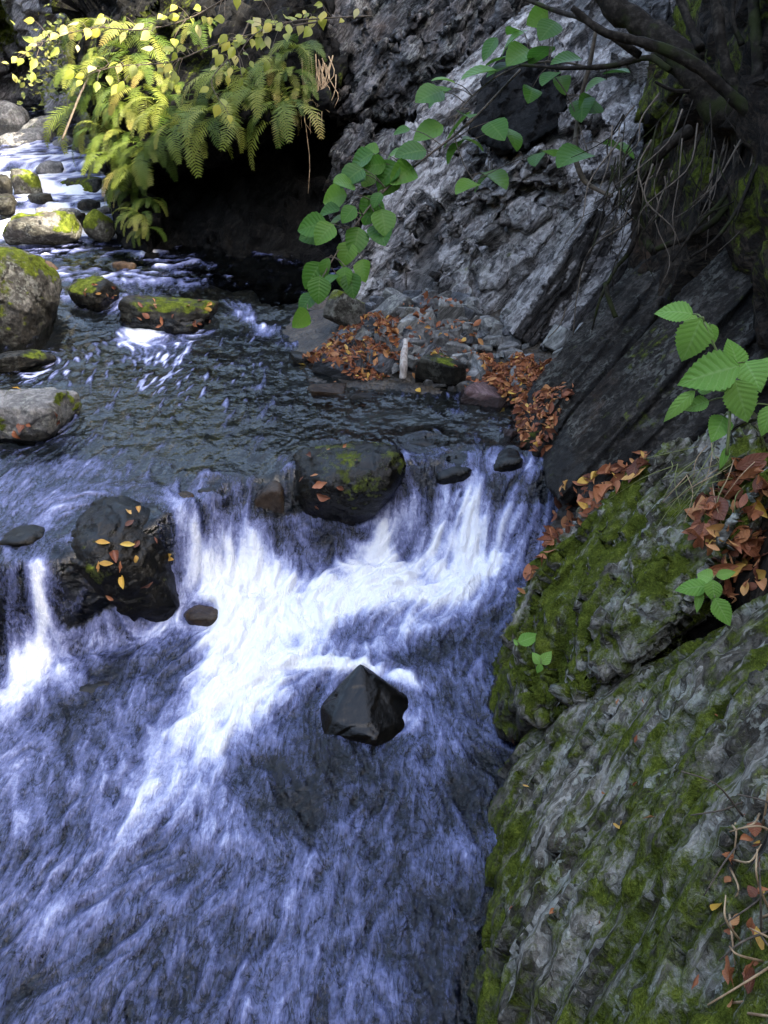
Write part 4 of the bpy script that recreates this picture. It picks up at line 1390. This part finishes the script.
fallen(('paleb',), [(22, 428, 16, 'dead'), (17, 434, 11, 'dead'), (29, 425, 10, 'dead'), (54, 415, 10, 'dead'), (17, 390, 8, 'yellow'), (57, 421, 8, 'dead')],
       {'dead': 'brown leaf on the pale lichened boulder', 'yellow': 'yellow leaf on the pale lichened boulder'}, {'dead': 'brown leaves on the pale boulder', 'yellow': None}, 3)
fallen(('lowb',), [(rng.uniform(140, 210), rng.uniform(296, 326), rng.uniform(5, 9), 'dead') for _ in range(20)], {'dead': 'brown leaf on the low mossy boulder beside the rapid'}, {'dead': 'leaves on the low mossy boulder'}, 4)
fallen(('rapb',), [(rng.uniform(85, 115), rng.uniform(284, 298), rng.uniform(4, 7), 'dead') for _ in range(9)], {'dead': 'brown leaf on the small mossy boulder in the upper rapid'}, {'dead': 'leaves on the small rapid boulder'}, 5)
fallen(('bed', *STONES), [(303, 366, 9, 'yellow'), (418, 392, 9, 'yellow'), (501, 411, 12, 'yellow'), (488, 421, 10, 'yellow')], {'yellow': 'yellow leaf lying at the water edge of the gravel bank', }, {'yellow': 'yellow leaves at the bank edge'}, 6)
fallen(('bank', 'crop', 'side'), [(718, 912, 26, 'yellow'), (755, 975, 34, 'dead'), (540, 547, 16, 'yellow'), (530, 548, 14, 'yellow'), (700, 510, 30, 'dead'), (755, 505, 30, 'yellow'), (620, 705, 10, 'dead'), (515, 741, 12, 'dead')],
       {'yellow': 'yellow leaf lying on the bank rocks at the right', 'dead': 'rust-brown curled leaf lying on the bank rocks'}, {'yellow': 'yellow leaves on the bank rocks', 'dead': 'rust leaves on the bank rocks'}, 7)


# ------------------------------------------------------------------ broad-leaved branches in front of the pale cliff
def px_path(pts):
    return [at(*p) for p in pts]


def leafy_branch(label, path, r0, leaves, kind, seed, wpx, nvar=6, outw=(-.3, -.3, -.35), upn=(0.0, -.55, .75), group=None, tjit=.12, name='leafy_branch', stemmat='twig', tw=.0035):
    pts = px_path(path)
    root = thing(name, label, 'branch', pts[0], group)
    tube_obj('stem', pts, [r0, r0 * .35], M[stemmat], root, 6, None, .15, seed)
    C = spline(pts, 60)
    TS = np.interp(np.linspace(0, 1, 60), np.linspace(0, 1, len(path)), [p[2] for p in path])
    r = np.random.default_rng(seed)
    for i, lf in enumerate(leaves):
        px, py = lf[:2]
        # attach to the nearest point of the stem, as seen along it
        u = (px - 384) / FPX; v = (512 - py) / FPX
        tt = TS[np.argmin([np.hypot(*(np.array(proj(c)) - (px, py))) for c in C])] + r.uniform(-tjit, tjit)
        c = at(px, py, tt)
        L = (lf[2] if len(lf) > 2 else wpx * r.uniform(.65, 1.3)) * tt / FPX
        k = np.argmin(np.linalg.norm(C - c, axis=1))
        k = max(0, k - 3)
        hd = c - C[k]
        hd = hd / max(np.linalg.norm(hd), 1e-6) * .6 + np.array(outw) + r.normal(size=3) * .28
        hd /= np.linalg.norm(hd)
        nn = np.array(upn) + r.normal(size=3) * .30
        base = c - hd * L * .5
        place_leaf(kind, int(r.integers(nvar)), base, hd, nn, L, root)
        tube_obj('twig', [C[k], (C[k] + base) / 2 + np.array([0, 0, .012]), base], [tw * .8, tw * .5], M[stemmat], root, 5, 7)
    return root


def proj(P):
    d = np.asarray(P) - CAM
    z = d[1] * CP - d[2] * SP
    return 384 + FPX * d[0] / z, 512 - FPX * (d[1] * SP + d[2] * CP) / z


LA = [(334, 198), (339, 230, 33), (359, 233, 32), (381, 232, 34), (384, 222), (348, 213), (366, 200), (376, 196), (388, 168, 32), (403, 174, 34), (411, 150, 34), (394, 153), (403, 135), (371, 147), (359, 160), (377, 164), (388, 183), (353, 168), (329, 213), (313, 235, 30), (324, 234, 28), (311, 223), (346, 252, 26),
      (301, 319, 26), (308, 304, 24), (319, 289), (321, 268, 26), (313, 276), (331, 280), (343, 276), (351, 283), (364, 271, 24), (342, 187), (352, 181), (372, 212), (368, 182)]
leafy_branch('long drooping branch of broad green leaves hanging over the gravel bank', [(520, 70, 4.25), (470, 122, 4.1), (425, 158, 4.0), (380, 195, 3.9), (345, 240, 3.85), (318, 285, 3.8), (304, 312, 3.8)], .007, LA, 'lime', 21, 27)
LB = [(429, 97, 34), (443, 80, 26), (439, 97, 30), (429, 126, 34), (452, 124, 44), (463, 125), (473, 146, 28), (463, 156, 30), (497, 134, 34), (469, 197, 30), (494, 184, 34), (480, 184, 22), (479, 75, 40), (503, 77, 30), (501, 46), (487, 38), (509, 33, 30), (519, 55, 34), (515, 41, 30), (517, 132, 30), (540, 165, 26)]
leafy_branch('thin twig with broad green leaves in front of the pale cliff', [(600, 70, 4.0), (560, 62, 4.05), (520, 66, 4.1), (485, 85, 4.1), (455, 120, 4.1), (462, 160, 4.1), (480, 190, 4.1)], .006, LB, 'lime', 22, 28, upn=(-.1, -.25, .95))
LC = [(549, 38, 30), (542, 62, 34), (566, 60, 34), (549, 73, 28), (595, 98, 34), (620, 85, 28), (582, 108, 34), (572, 168, 44), (609, 162, 38), (542, 14, 26), (600, 92, 24), (548, 163, 28), (562, 88, 24), (528, 100, 24)]
leafy_branch('bare-stemmed twig with a few flat green leaves below the dark trunk', [(650, 58, 3.6), (610, 66, 3.75), (570, 68, 3.85), (545, 62, 3.9), (570, 100, 3.9), (590, 160, 3.9)], .006, LC, 'lime', 23, 28, upn=(0, -.2, .95))

# twigs of small autumn leaves over the ferns
r_ = np.random.default_rng(5)


def along(path, n, sp, seed):
    r = np.random.default_rng(seed)
    C = spline([(p[0], p[1]) for p in path], 40) if False else spline([(p[0], p[1], 0) for p in path], 40)
    out = []
    for k in range(n):
        c = C[int(r.uniform(4, 40))]
        out.append((c[0] + r.normal() * sp, c[1] + r.normal() * sp))
    return out


for i, (lab, path, n, sp) in enumerate([
    ('yellow-green leafy twig trailing across the top of the ferns', [(330, 20, 5.0), (270, 30, 5.05), (215, 45, 5.1), (170, 62, 5.15), (120, 66, 5.2), (95, 72, 5.2)], 44, 12),
    ('twig of pale and yellow leaves above the hanging dry roots', [(372, 16, 4.9), (330, 18, 4.95), (290, 22, 5.0), (255, 34, 5.0), (235, 60, 5.0)], 30, 12),
    ('autumn twig hanging at the upper edge of the fern slope', [(250, -20, 5.2), (215, 5, 5.2), (180, 22, 5.25), (140, 30, 5.3), (95, 28, 5.3), (50, 40, 5.35), (15, 60, 5.4)], 46, 11),
    ('drooping twig of small yellow leaves against the dark cave top', [(250, 20, 5.1), (235, 50, 5.1), (212, 80, 5.15), (222, 105, 5.15)], 16, 9),
]):
    leafy_branch(lab, path, .006, along(path, n, sp, 60 + i), 'autumn', 30 + i, 11.5, 6, (-.1, -.4, -.5), (.2, -.6, .6), tjit=.12, tw=.0025)


# ------------------------------------------------------------------ seedlings on the right bank
def seedling(label, root_px, leaves, kind, seed, path=None, r0=.004):
    rp = at(*root_px)
    root = thing('seedling', label, 'plant', rp)
    r = np.random.default_rng(seed)
    t0 = root_px[2]
    if path:
        tube_obj('stem', [rp] + px_path(path), [r0, r0 * .6], M['stem'], root, 6, None, .1, seed)
        C = spline([rp] + px_path(path), 40)
    else:
        C = np.array([rp])
    for i, (bx, by, tx, ty, wr, dt) in enumerate(leaves):
        b = at(bx, by, t0 + dt); e = at(tx, ty, t0 + dt - .02 + r.uniform(-.03, .02))
        L = np.linalg.norm(e - b)
        nn = np.array([-.25, -.75, .62]) + r.normal(size=3) * .22
        o = place_leaf(kind, int(r.integers(8)), b, e - b, nn, L, root)
        o.scale.x *= wr
        k = np.argmin(np.linalg.norm(C - b, axis=1))
        tube_obj('stalk', [C[k], (C[k] + b) / 2 + np.array([0, 0, .006]), b], [r0 * .55, r0 * .4], M['stem'], root, 5, 7)
    return root


seedling('tall seedling with broad toothed leaves growing on top of the mossy outcrop', (727, 455, 1.72), [
    (693, 314, 655, 300, .9, -.02), (701, 318, 690, 358, 1.15, -.04), (700, 320, 676, 342, .9, 0), (710, 324, 724, 340, 1.2, 0), (698, 318, 686, 314, 1, .01),
    (740, 366, 689, 369, 1.05, -.06), (738, 368, 735, 334, 1.3, 0), (745, 362, 759, 396, 1.25, -.02), (735, 380, 752, 424, 1.05, -.05), (712, 391, 697, 380, 1.2, 0),
    (709, 401, 686, 405, .95, 0), (695, 391, 658, 416, .55, -.02), (731, 380, 716, 388, 1.2, .02), (772, 405, 764, 436, 1.0, -.03), (724, 416, 718, 432, 1.2, .02), (728, 446, 721, 468, .5, 0), (760, 360, 782, 372, 1.2, 0)],
    'nettle', 41, [(730, 400, 1.70), (722, 365, 1.69), (704, 322, 1.68)])
seedling('small seedling with five bright leaves rooted in the ledge crack', (712, 606, 1.80), [
    (713, 579, 700, 570, 1.3, 0), (716, 576, 736, 572, .8, 0), (708, 586, 682, 585, .9, 0), (713, 580, 712, 602, 1.1, -.03), (715, 598, 731, 627, .9, -.03), (700, 590, 697, 614, .6, .02)],
    'nettle', 42, [(712, 592, 1.79), (713, 578, 1.78)], .003)
seedling('tiny green sprig on the lower edge of the mossy outcrop', (541, 668, 2.42), [(541, 664, 533, 655, 1.1, 0), (541, 664, 548, 656, 1.1, 0), (541, 664, 540, 672, 1, -.01)], 'nettle', 43, [(541, 662, 2.41), (541, 658, 2.41)], .002)
seedling('single narrow green leaf growing from the moss', (520, 646, 2.52), [(518, 643, 536, 632, .9, 0), (519, 645, 513, 640, .8, 0)], 'nettle', 44, [(519, 644, 2.51), (518, 642, 2.51)], .002)

# ------------------------------------------------------------------ ferns
g = Graph('fern_frond')
rnd = g.n('ShaderNodeObjectInfo', out='Random')
lu = g.attr('lu')
fc = g.ramp(g.math('ADD', g.math('MULTIPLY', rnd, .75), g.math('MULTIPLY', lu, .25)), [(.0, (.030, .062, .008)), (.35, (.075, .12, .016)), (.65, (.15, .18, .026)), (.85, (.21, .22, .045)), (1.0, (.30, .20, .07))])
bs = g.n('ShaderNodeBsdfPrincipled', {'Base Color': fc, 'Roughness': .55, 'Specular IOR Level': .3})
tl = g.n('ShaderNodeBsdfTranslucent', {'Color': fc})
M['fern'] = g.out(g.n('ShaderNodeMixShader', {0: .4, 1: bs, 2: tl}))


def frond_mesh(seed):
    r = np.random.default_rng(seed)
    n = 26
    rise, droop = r.uniform(.1, .6), r.uniform(1.7, 2.6)
    s = np.linspace(0, 1, n)
    ang = rise - droop * s ** 1.2
    ang = np.maximum(ang, -1.5)
    ds = 1.0 / (n - 1)
    y = np.concatenate([[0], np.cumsum(np.cos(ang[:-1]) * ds)]); z = np.concatenate([[0], np.cumsum(np.sin(ang[:-1]) * ds)])
    sway = r.uniform(-.25, .25)
    x = sway * s ** 2
    C = np.stack([x, y, z], 1)
    V, F, U = [], [], []

    def quad(a, b, c, d, u):
        o = len(V); V.extend([a, b, c, d]); F.append((o, o + 1, o + 2, o + 3)); U.extend([u] * 4)
    T = np.gradient(C, axis=0); T /= np.linalg.norm(T, axis=1, keepdims=True)
    side = np.array([1.0, 0, 0])
    for i in range(n - 1):
        w = .008 * (1 - s[i] * .8)
        quad(C[i] - side * w, C[i] + side * w, C[i + 1] + side * w, C[i + 1] - side * w, s[i])
    m = 24
    for k in range(m):
        sk = .14 + .85 * k / m
        c = np.array([np.interp(sk, s, C[:, a]) for a in range(3)])
        t = np.array([np.interp(sk, s, T[:, a]) for a in range(3)])
        nn = np.cross(side, t)
        L = .17 * math.sin(min(1, (sk - .08) * 3.2) * math.pi / 2) * (1 - sk) ** .6 * 1.5 * r.uniform(.85, 1.1) + .012
        for sg in (-1, 1):
            d = side * sg * .86 + t * .45 + nn * r.uniform(-.15, .12)
            d /= np.linalg.norm(d)
            wv = t * .0125
            e = c + d * L + np.array([0, 0, -.10 * L])
            mid = c + d * L * .5
            quad(c - wv * .6, c + wv * .6, mid + wv, mid - wv, sk)
            quad(mid - wv, mid + wv, e + wv * .12, e - wv * .12, sk)
    return mk_mesh('frond', np.array(V), np.array(F), False, {'lu': np.array(U)}, M['fern'])


FM = [frond_mesh(700 + k) for k in range(8)]


def fern(c, n, az0, spread, L, seed, label, group):
    root = thing('fern', label, 'fern', c, group)
    r = np.random.default_rng(seed)
    for k in range(n):
        o = link('frond', FM[int(r.integers(8))], root)
        az = az0 + spread * (k / max(n - 1, 1) - .5) + r.uniform(-.2, .2)
        s = L * r.uniform(.7, 1.15)
        o.rotation_euler = (r.uniform(-.3, .5), r.uniform(-.35, .35), az - math.pi / 2)
        o.scale = (s * .95, s, s)
    return root


FERNS0 = [(62, 62), (78, 90), (96, 66), (100, 100), (118, 120), (112, 85), (132, 128), (140, 105), (128, 150), (148, 160), (160, 150), (168, 120), (150, 85), (132, 70), (176, 100), (182, 140), (190, 75), (204, 112), (226, 88), (215, 62), (246, 70), (240, 110), (258, 92),
         (276, 75), (268, 112), (292, 88), (284, 120), (300, 60), (250, 40), (172, 60), (90, 45), (118, 40), (146, 45), (200, 40), (276, 40), (60, 30), (302, 105), (222, 130)]
FERNS = [f for f in FERNS0 if f[0] < 150 or f[1] > 84 or (f[0] + f[1]) % 3 == 0] + [(140, 228), (147, 244), (131, 216), (122, 200), (150, 212), (118, 175), (126, 190), (134, 205), (108, 150), (140, 182), (70, 110), (84, 125), (60, 85), (100, 135)]
LABG = 'ferns hanging from the rock overhang'
for i, (px, py) in enumerate(FERNS):
    p, n = cast_px(px, py - 14, 'over')
    if p is None or p.y > 9.5:
        continue
    out = Vector((n.x * .6 - .1, -1 + n.y * .3, 0))
    az = math.atan2(out.y, out.x)
    fern(np.array(p) - np.array(n) * .02, 7 + i % 3, az, 2.1, ([.38, .48, .33, .55][i % 4] if py < 195 else .27), 800 + i, 'yellow-green fern hanging among others from the overhang above the cave', LABG)

# far greenery on the gorge wall: small-leaved tufts
g = Graph('bush_leaf')
rn = g.attr('tint')
fc = g.ramp(rn, [(0, (.05, .075, .012)), (.5, (.13, .15, .025)), (1, (.30, .28, .07))])
M['bush'] = g.out(g.n('ShaderNodeMixShader', {0: .35, 1: g.n('ShaderNodeBsdfPrincipled', {'Base Color': fc, 'Roughness': .6}), 2: g.n('ShaderNodeBsdfTranslucent', {'Color': fc})}))


def bush(label, c, rad, n, seed, leaf=.07, group=None):
    r = np.random.default_rng(seed)
    root = thing('bush', label, 'bush', c, group)
    V0, F0, U0, W0 = leaf_geo(1, .6, 4, .2, .4)
    VV, FF, TT, o = [], [], [], 0
    for k in range(6):
        e = np.array(c) + r.normal(size=3) * rad * .6
        tube_obj('stem', [np.array(c), (np.array(c) + e) / 2 + r.normal(size=3) * .05, e], [.012, .004], M['twig'], root, 5, 8)
    cl = [r.normal(size=3) * rad * .55 for _ in range(14)]
    for k in range(n):
        cc = cl[r.integers(14)] + r.normal(size=3) * rad * .26
        R = frame_from(np.array([0, -.4, .8]) + r.normal(size=3) * .5, r.normal(size=3))
        VV.append(V0 * leaf * r.uniform(.6, 1.3) @ R.T + cc); FF.append(F0 + o); o += len(V0)
        TT.append(np.full(len(V0), np.clip(r.normal(.5, .25), 0, 1)))
    me = mk_mesh('foliage', np.concatenate(VV), np.concatenate(FF), True, {'tint': np.concatenate(TT)}, M['bush'])
    link('foliage', me, root)
    return root


for i, (px, py, t, rad) in enumerate([(95, 25, 9.2, .55), (70, 70, 9.0, .4), (130, 8, 8.6, .5), (185, 5, 8.0, .4), (230, -5, 7.6, .4)]):
    bush(['pale yellow-green bush on the sunlit gorge side above the ferns', 'low yellow-green bush at the outer edge of the ferns', 'bush at the top of the fern slope', 'small-leaved bush behind the autumn twigs', 'bush over the dark cave top'][i],
         at(px, py, t), rad, 520, 950 + i, .075)
# ------------------------------------------------------------------ leaning tree with its roots, top right
tb = at(752, 150, 3.35)
tree = thing('tree', 'dark leaning tree trunk with tangled roots gripping the gorge side', 'tree', tb)
tube_obj('trunk', [at(800, 190, 3.3), at(752, 140, 3.35), at(715, 100, 3.4), at(665, 45, 3.5), at(610, 0, 3.6), at(560, -60, 3.7), at(520, -140, 3.8)], [.08, .075, .066, .06, .055, .05, .045], M['bark'], tree, 14, 44, .35, 5)
BR = [
    ([(572, 8, 3.3), (600, 30, 3.28), (640, 42, 3.25), (690, 60, 3.2), (730, 95, 3.2), (765, 130, 3.2)], [.012, .022, .028]),
    ([(500, -10, 3.9), (560, 12, 3.6), (585, 20, 3.4), (640, 55, 3.3)], [.008, .012, .016]),
    ([(672, -20, 3.5), (690, 25, 3.45), (700, 48, 3.4)], [.014, .018, .02]),
    ([(712, -20, 3.3), (720, 30, 3.3), (728, 70, 3.3), (745, 110, 3.3)], [.020, .024, .024]),
    ([(735, -20, 3.3), (733, 20, 3.3), (742, 45, 3.3)], [.008, .01, .012]),
    ([(752, -20, 3.2), (756, 30, 3.2), (760, 90, 3.2), (768, 130, 3.2)], [.022, .026, .03]),
    ([(520, 65, 3.9), (570, 68, 3.7), (610, 66, 3.6), (648, 58, 3.5), (670, 70, 3.45)], [.006, .010, .013, .015]),
    ([(655, 82, 3.4), (672, 90, 3.38), (690, 92, 3.36)], [.006, .008, .01]),
]
for i, (p, r) in enumerate(BR):
    tube_obj('branch', px_path(p), r, M['bark'], tree, 9, None, .3, 60 + i)
RT = [
    ([(690, 130, 3.4), (665, 148, 3.4), (648, 165, 3.42), (640, 185, 3.45), (636, 210, 3.48), (645, 238, 3.5), (655, 252, 3.45)], [.030, .026, .022, .018]),
    ([(645, 165, 3.42), (630, 178, 3.5), (618, 195, 3.6), (612, 212, 3.7)], [.012, .008, .005]),
    ([(640, 225, 3.45), (630, 250, 3.45), (615, 270, 3.5), (600, 300, 3.5), (592, 330, 3.55)], [.014, .011, .007, .004]),
    ([(655, 250, 3.42), (690, 235, 3.35), (720, 215, 3.3), (742, 170, 3.3)], [.012, .014, .018]),
    ([(742, 130, 3.3), (735, 170, 3.3), (722, 200, 3.28), (700, 222, 3.28), (672, 262, 3.3)], [.016, .012, .008, .004]),
    ([(765, 135, 3.2), (752, 175, 3.15), (740, 205, 3.15), (715, 240, 3.1), (690, 258, 3.15)], [.010, .008, .005]),
    ([(780, 120, 3.1), (760, 160, 3.1), (745, 195, 3.1), (735, 222, 3.12)], [.008, .006, .004]),
    ([(700, 135, 3.36), (690, 165, 3.36), (680, 195, 3.4), (676, 215, 3.42)], [.008, .006, .003]),
    ([(605, 283, 3.5), (609, 300, 3.48), (616, 318, 3.48)], [.012, .012, .010]),
]
for i, (p, r) in enumerate(RT):
    tube_obj('root', px_path(p), r, M['bark'], tree, 8, None, .3, 80 + i)
r = np.random.default_rng(77)
for i in range(70):          # rootlets
    x0, y0 = r.uniform(610, 768), r.uniform(90, 190)
    dx = r.normal(-22, 26); dy = r.uniform(40, 120)
    t = r.uniform(3.15, 3.45)
    p = [(x0, y0, t), (x0 + dx * .3 + r.normal() * 6, y0 + dy * .4, t), (x0 + dx * .7 + r.normal() * 6, y0 + dy * .75, t - .03), (x0 + dx, y0 + dy, t)]
    tube_obj('rootlet', px_path(p), [.0045 * r.uniform(.5, 1.1), .0015], M['root' if i % 3 == 0 else 'bark'], tree, 5, 12, .2, 100 + i)

for lab, p, rad in [
    ('pale knotted root running down the cliff beside the flat leaves', [(596, 30, 3.9), (590, 62, 3.95), (582, 95, 4.0), (577, 130, 4.0), (575, 155, 4.0), (584, 180, 4.0), (598, 190, 3.95), (612, 196, 3.9)], [.010, .012, .015, .013, .010]),
    ('thin pale root hanging over the undercut block', [(648, 205, 3.75), (625, 225, 3.8), (590, 250, 3.95), (578, 290, 4.0), (573, 335, 4.05)], [.005, .003]),
    ('thin crooked root at the foot of the dark slab', [(566, 308, 4.0), (560, 325, 4.0), (548, 338, 4.0)], [.004, .003]),
]:
    tag(tube_obj('exposed_root', px_path(p), rad, M['root'], None, 7, None, .35, 9), lab, 'root')

# dry strands hanging from the lip of the overhang
root = thing('dry_roots', 'bundle of dry straw-coloured roots hanging from the overhang lip', 'roots', at(318, 48, 6.05))
for i in range(34):
    x0, y0 = r.normal(318, 9), r.uniform(50, 80)
    l = r.uniform(25, 60) if i else 135
    p = [(x0, y0, 6.05), (x0 + r.normal() * 3, y0 + l * .4, 5.98), (x0 + r.normal() * 6, y0 + l * .75, 5.97), (x0 + r.normal() * 7, y0 + l, 5.97)]
    tube_obj('strand', px_path(p), [.005, .002], M['straw'], root, 4, 9)
root = thing('bare_stem', 'pale bare stem leaning down through the ferns', 'stem', at(88, 78, 6.6))
tube_obj('stem', px_path([(92, 72, 6.6), (80, 95, 6.6), (70, 120, 6.6), (62, 140, 6.6)]), [.009, .010, .009], M['root'], root, 6, 14, .2, 3)
tube_obj('twig', px_path([(92, 72, 6.6), (104, 68, 6.55), (112, 60, 6.55)]), [.006, .004], M['root'], root, 5, 8)

# dry stalks and grass on the right bank
root = thing('dry_stalks', 'tangle of dry stalks low on the lichen-grey bank', 'dry plant', at(755, 900, 1.25))
for i in range(40):
    x0, y0 = r.uniform(725, 800), r.uniform(790, 1040)
    pz, nz = cast_px(min(x0, 767), min(y0, 1023), 'bank')
    t = (1.25 if pz is None else (pz - Vector(CAM)).dot(Vector((0, CP, -SP)))) - .03
    a = r.uniform(0, 6.28); l = r.uniform(30, 90)
    p = [(x0, y0, t + .03), (x0 + math.cos(a) * l * .5 + r.normal() * 5, y0 + math.sin(a) * l * .5 + r.normal() * 5, t - r.uniform(.0, .03)), (x0 + math.cos(a) * l, y0 + math.sin(a) * l, t)]
    tube_obj('stalk', px_path(p), [.0022, .0012], M['straw' if i % 2 else 'twig'], root, 5, 9)
g = Graph('grass_blade')
M['grass'] = g.out(g.n('ShaderNodeBsdfPrincipled', {'Base Color': (.16, .17, .05), 'Roughness': .6}))
for q, (lab, cx, cy, n) in enumerate([('loose dry grass blades trailing over the mossy outcrop', 700, 470, 16), ('few grass blades beneath the tall seedling', 722, 470, 10)]):
    root = thing('grass_tuft', lab, 'grass tuft', at(cx, cy, 1.9 - q * .1))
    for i in range(n):
        x0, y0 = cx + r.normal() * 16, cy + r.normal() * 18
        pz, nz = cast_px(x0, y0, 'crop', 'side', 'bank')
        t = 1.9 if pz is None else (pz - Vector(CAM)).dot(Vector((0, CP, -SP)))
        dx, dy = r.uniform(-70, 10), r.uniform(10, 60)
        p2, _ = cast_px(x0 + dx, y0 + dy, 'crop', 'side', 'bank')
        t2 = t if p2 is None else (p2 - Vector(CAM)).dot(Vector((0, CP, -SP)))
        p = [(x0, y0, t), (x0 + dx * .5 + r.normal() * 4, y0 + dy * .4, min(t, (t + t2) / 2) - .04), (x0 + dx, y0 + dy, t2 - .012)]
        tube_obj('blade', px_path(p), [.0018, .0007], M['grass' if i % 3 else 'straw'], root, 4, 9)
# ------------------------------------------------------------------ light and camera
SUN_DIR = Vector((.60, -.33, .73)).normalized()      # towards the sun: behind the right shoulder, over the gorge side
EL = math.asin(SUN_DIR.z)
AZ = math.atan2(SUN_DIR.x, SUN_DIR.y)
w = bpy.data.worlds.new('World')
scene.world = w
w.use_nodes = True
nt = w.node_tree
nt.nodes.clear()
sky = nt.nodes.new('ShaderNodeTexSky')
sky.sky_type = 'NISHITA'
sky.sun_disc = False
sky.sun_elevation = EL
sky.sun_rotation = AZ
sky.air_density = 1.0
sky.dust_density = 3.0
sky.ozone_density = 1.0
bg = nt.nodes.new('ShaderNodeBackground')
bg.inputs['Strength'].default_value = .15
wo = nt.nodes.new('ShaderNodeOutputWorld')
nt.links.new(sky.outputs[0], bg.inputs[0])
nt.links.new(bg.outputs[0], wo.inputs[0])
sd = bpy.data.lights.new('sun', 'SUN')
sd.energy = 3.0
sd.angle = math.radians(.5)
sd.color = (1, .95, .87)
so = link('sun', sd)
so.rotation_euler = (-SUN_DIR).to_track_quat('-Z', 'Y').to_euler()

cd = bpy.data.cameras.new('camera')
cd.sensor_fit = 'VERTICAL'
cd.sensor_height = 24
cd.lens = FPX / 1024 * 24
cd.clip_start = .02
cd.clip_end = 400
co = link('camera', cd, None, CAM)
co.rotation_euler = (math.pi / 2 - PITCH, 0, 0)
scene.camera = co

scene.view_settings.view_transform = 'Standard'
scene.view_settings.look = 'None'
scene.view_settings.exposure = 3.25
scene.view_settings.use_white_balance = True
scene.view_settings.white_balance_temperature = 7300
scene.view_settings.white_balance_tint = 8
scene.view_settings.gamma = 1
scene.cycles.use_denoising = True
scene.cycles.max_bounces = 8
scene.cycles.diffuse_bounces = 3
scene.cycles.transparent_max_bounces = 12
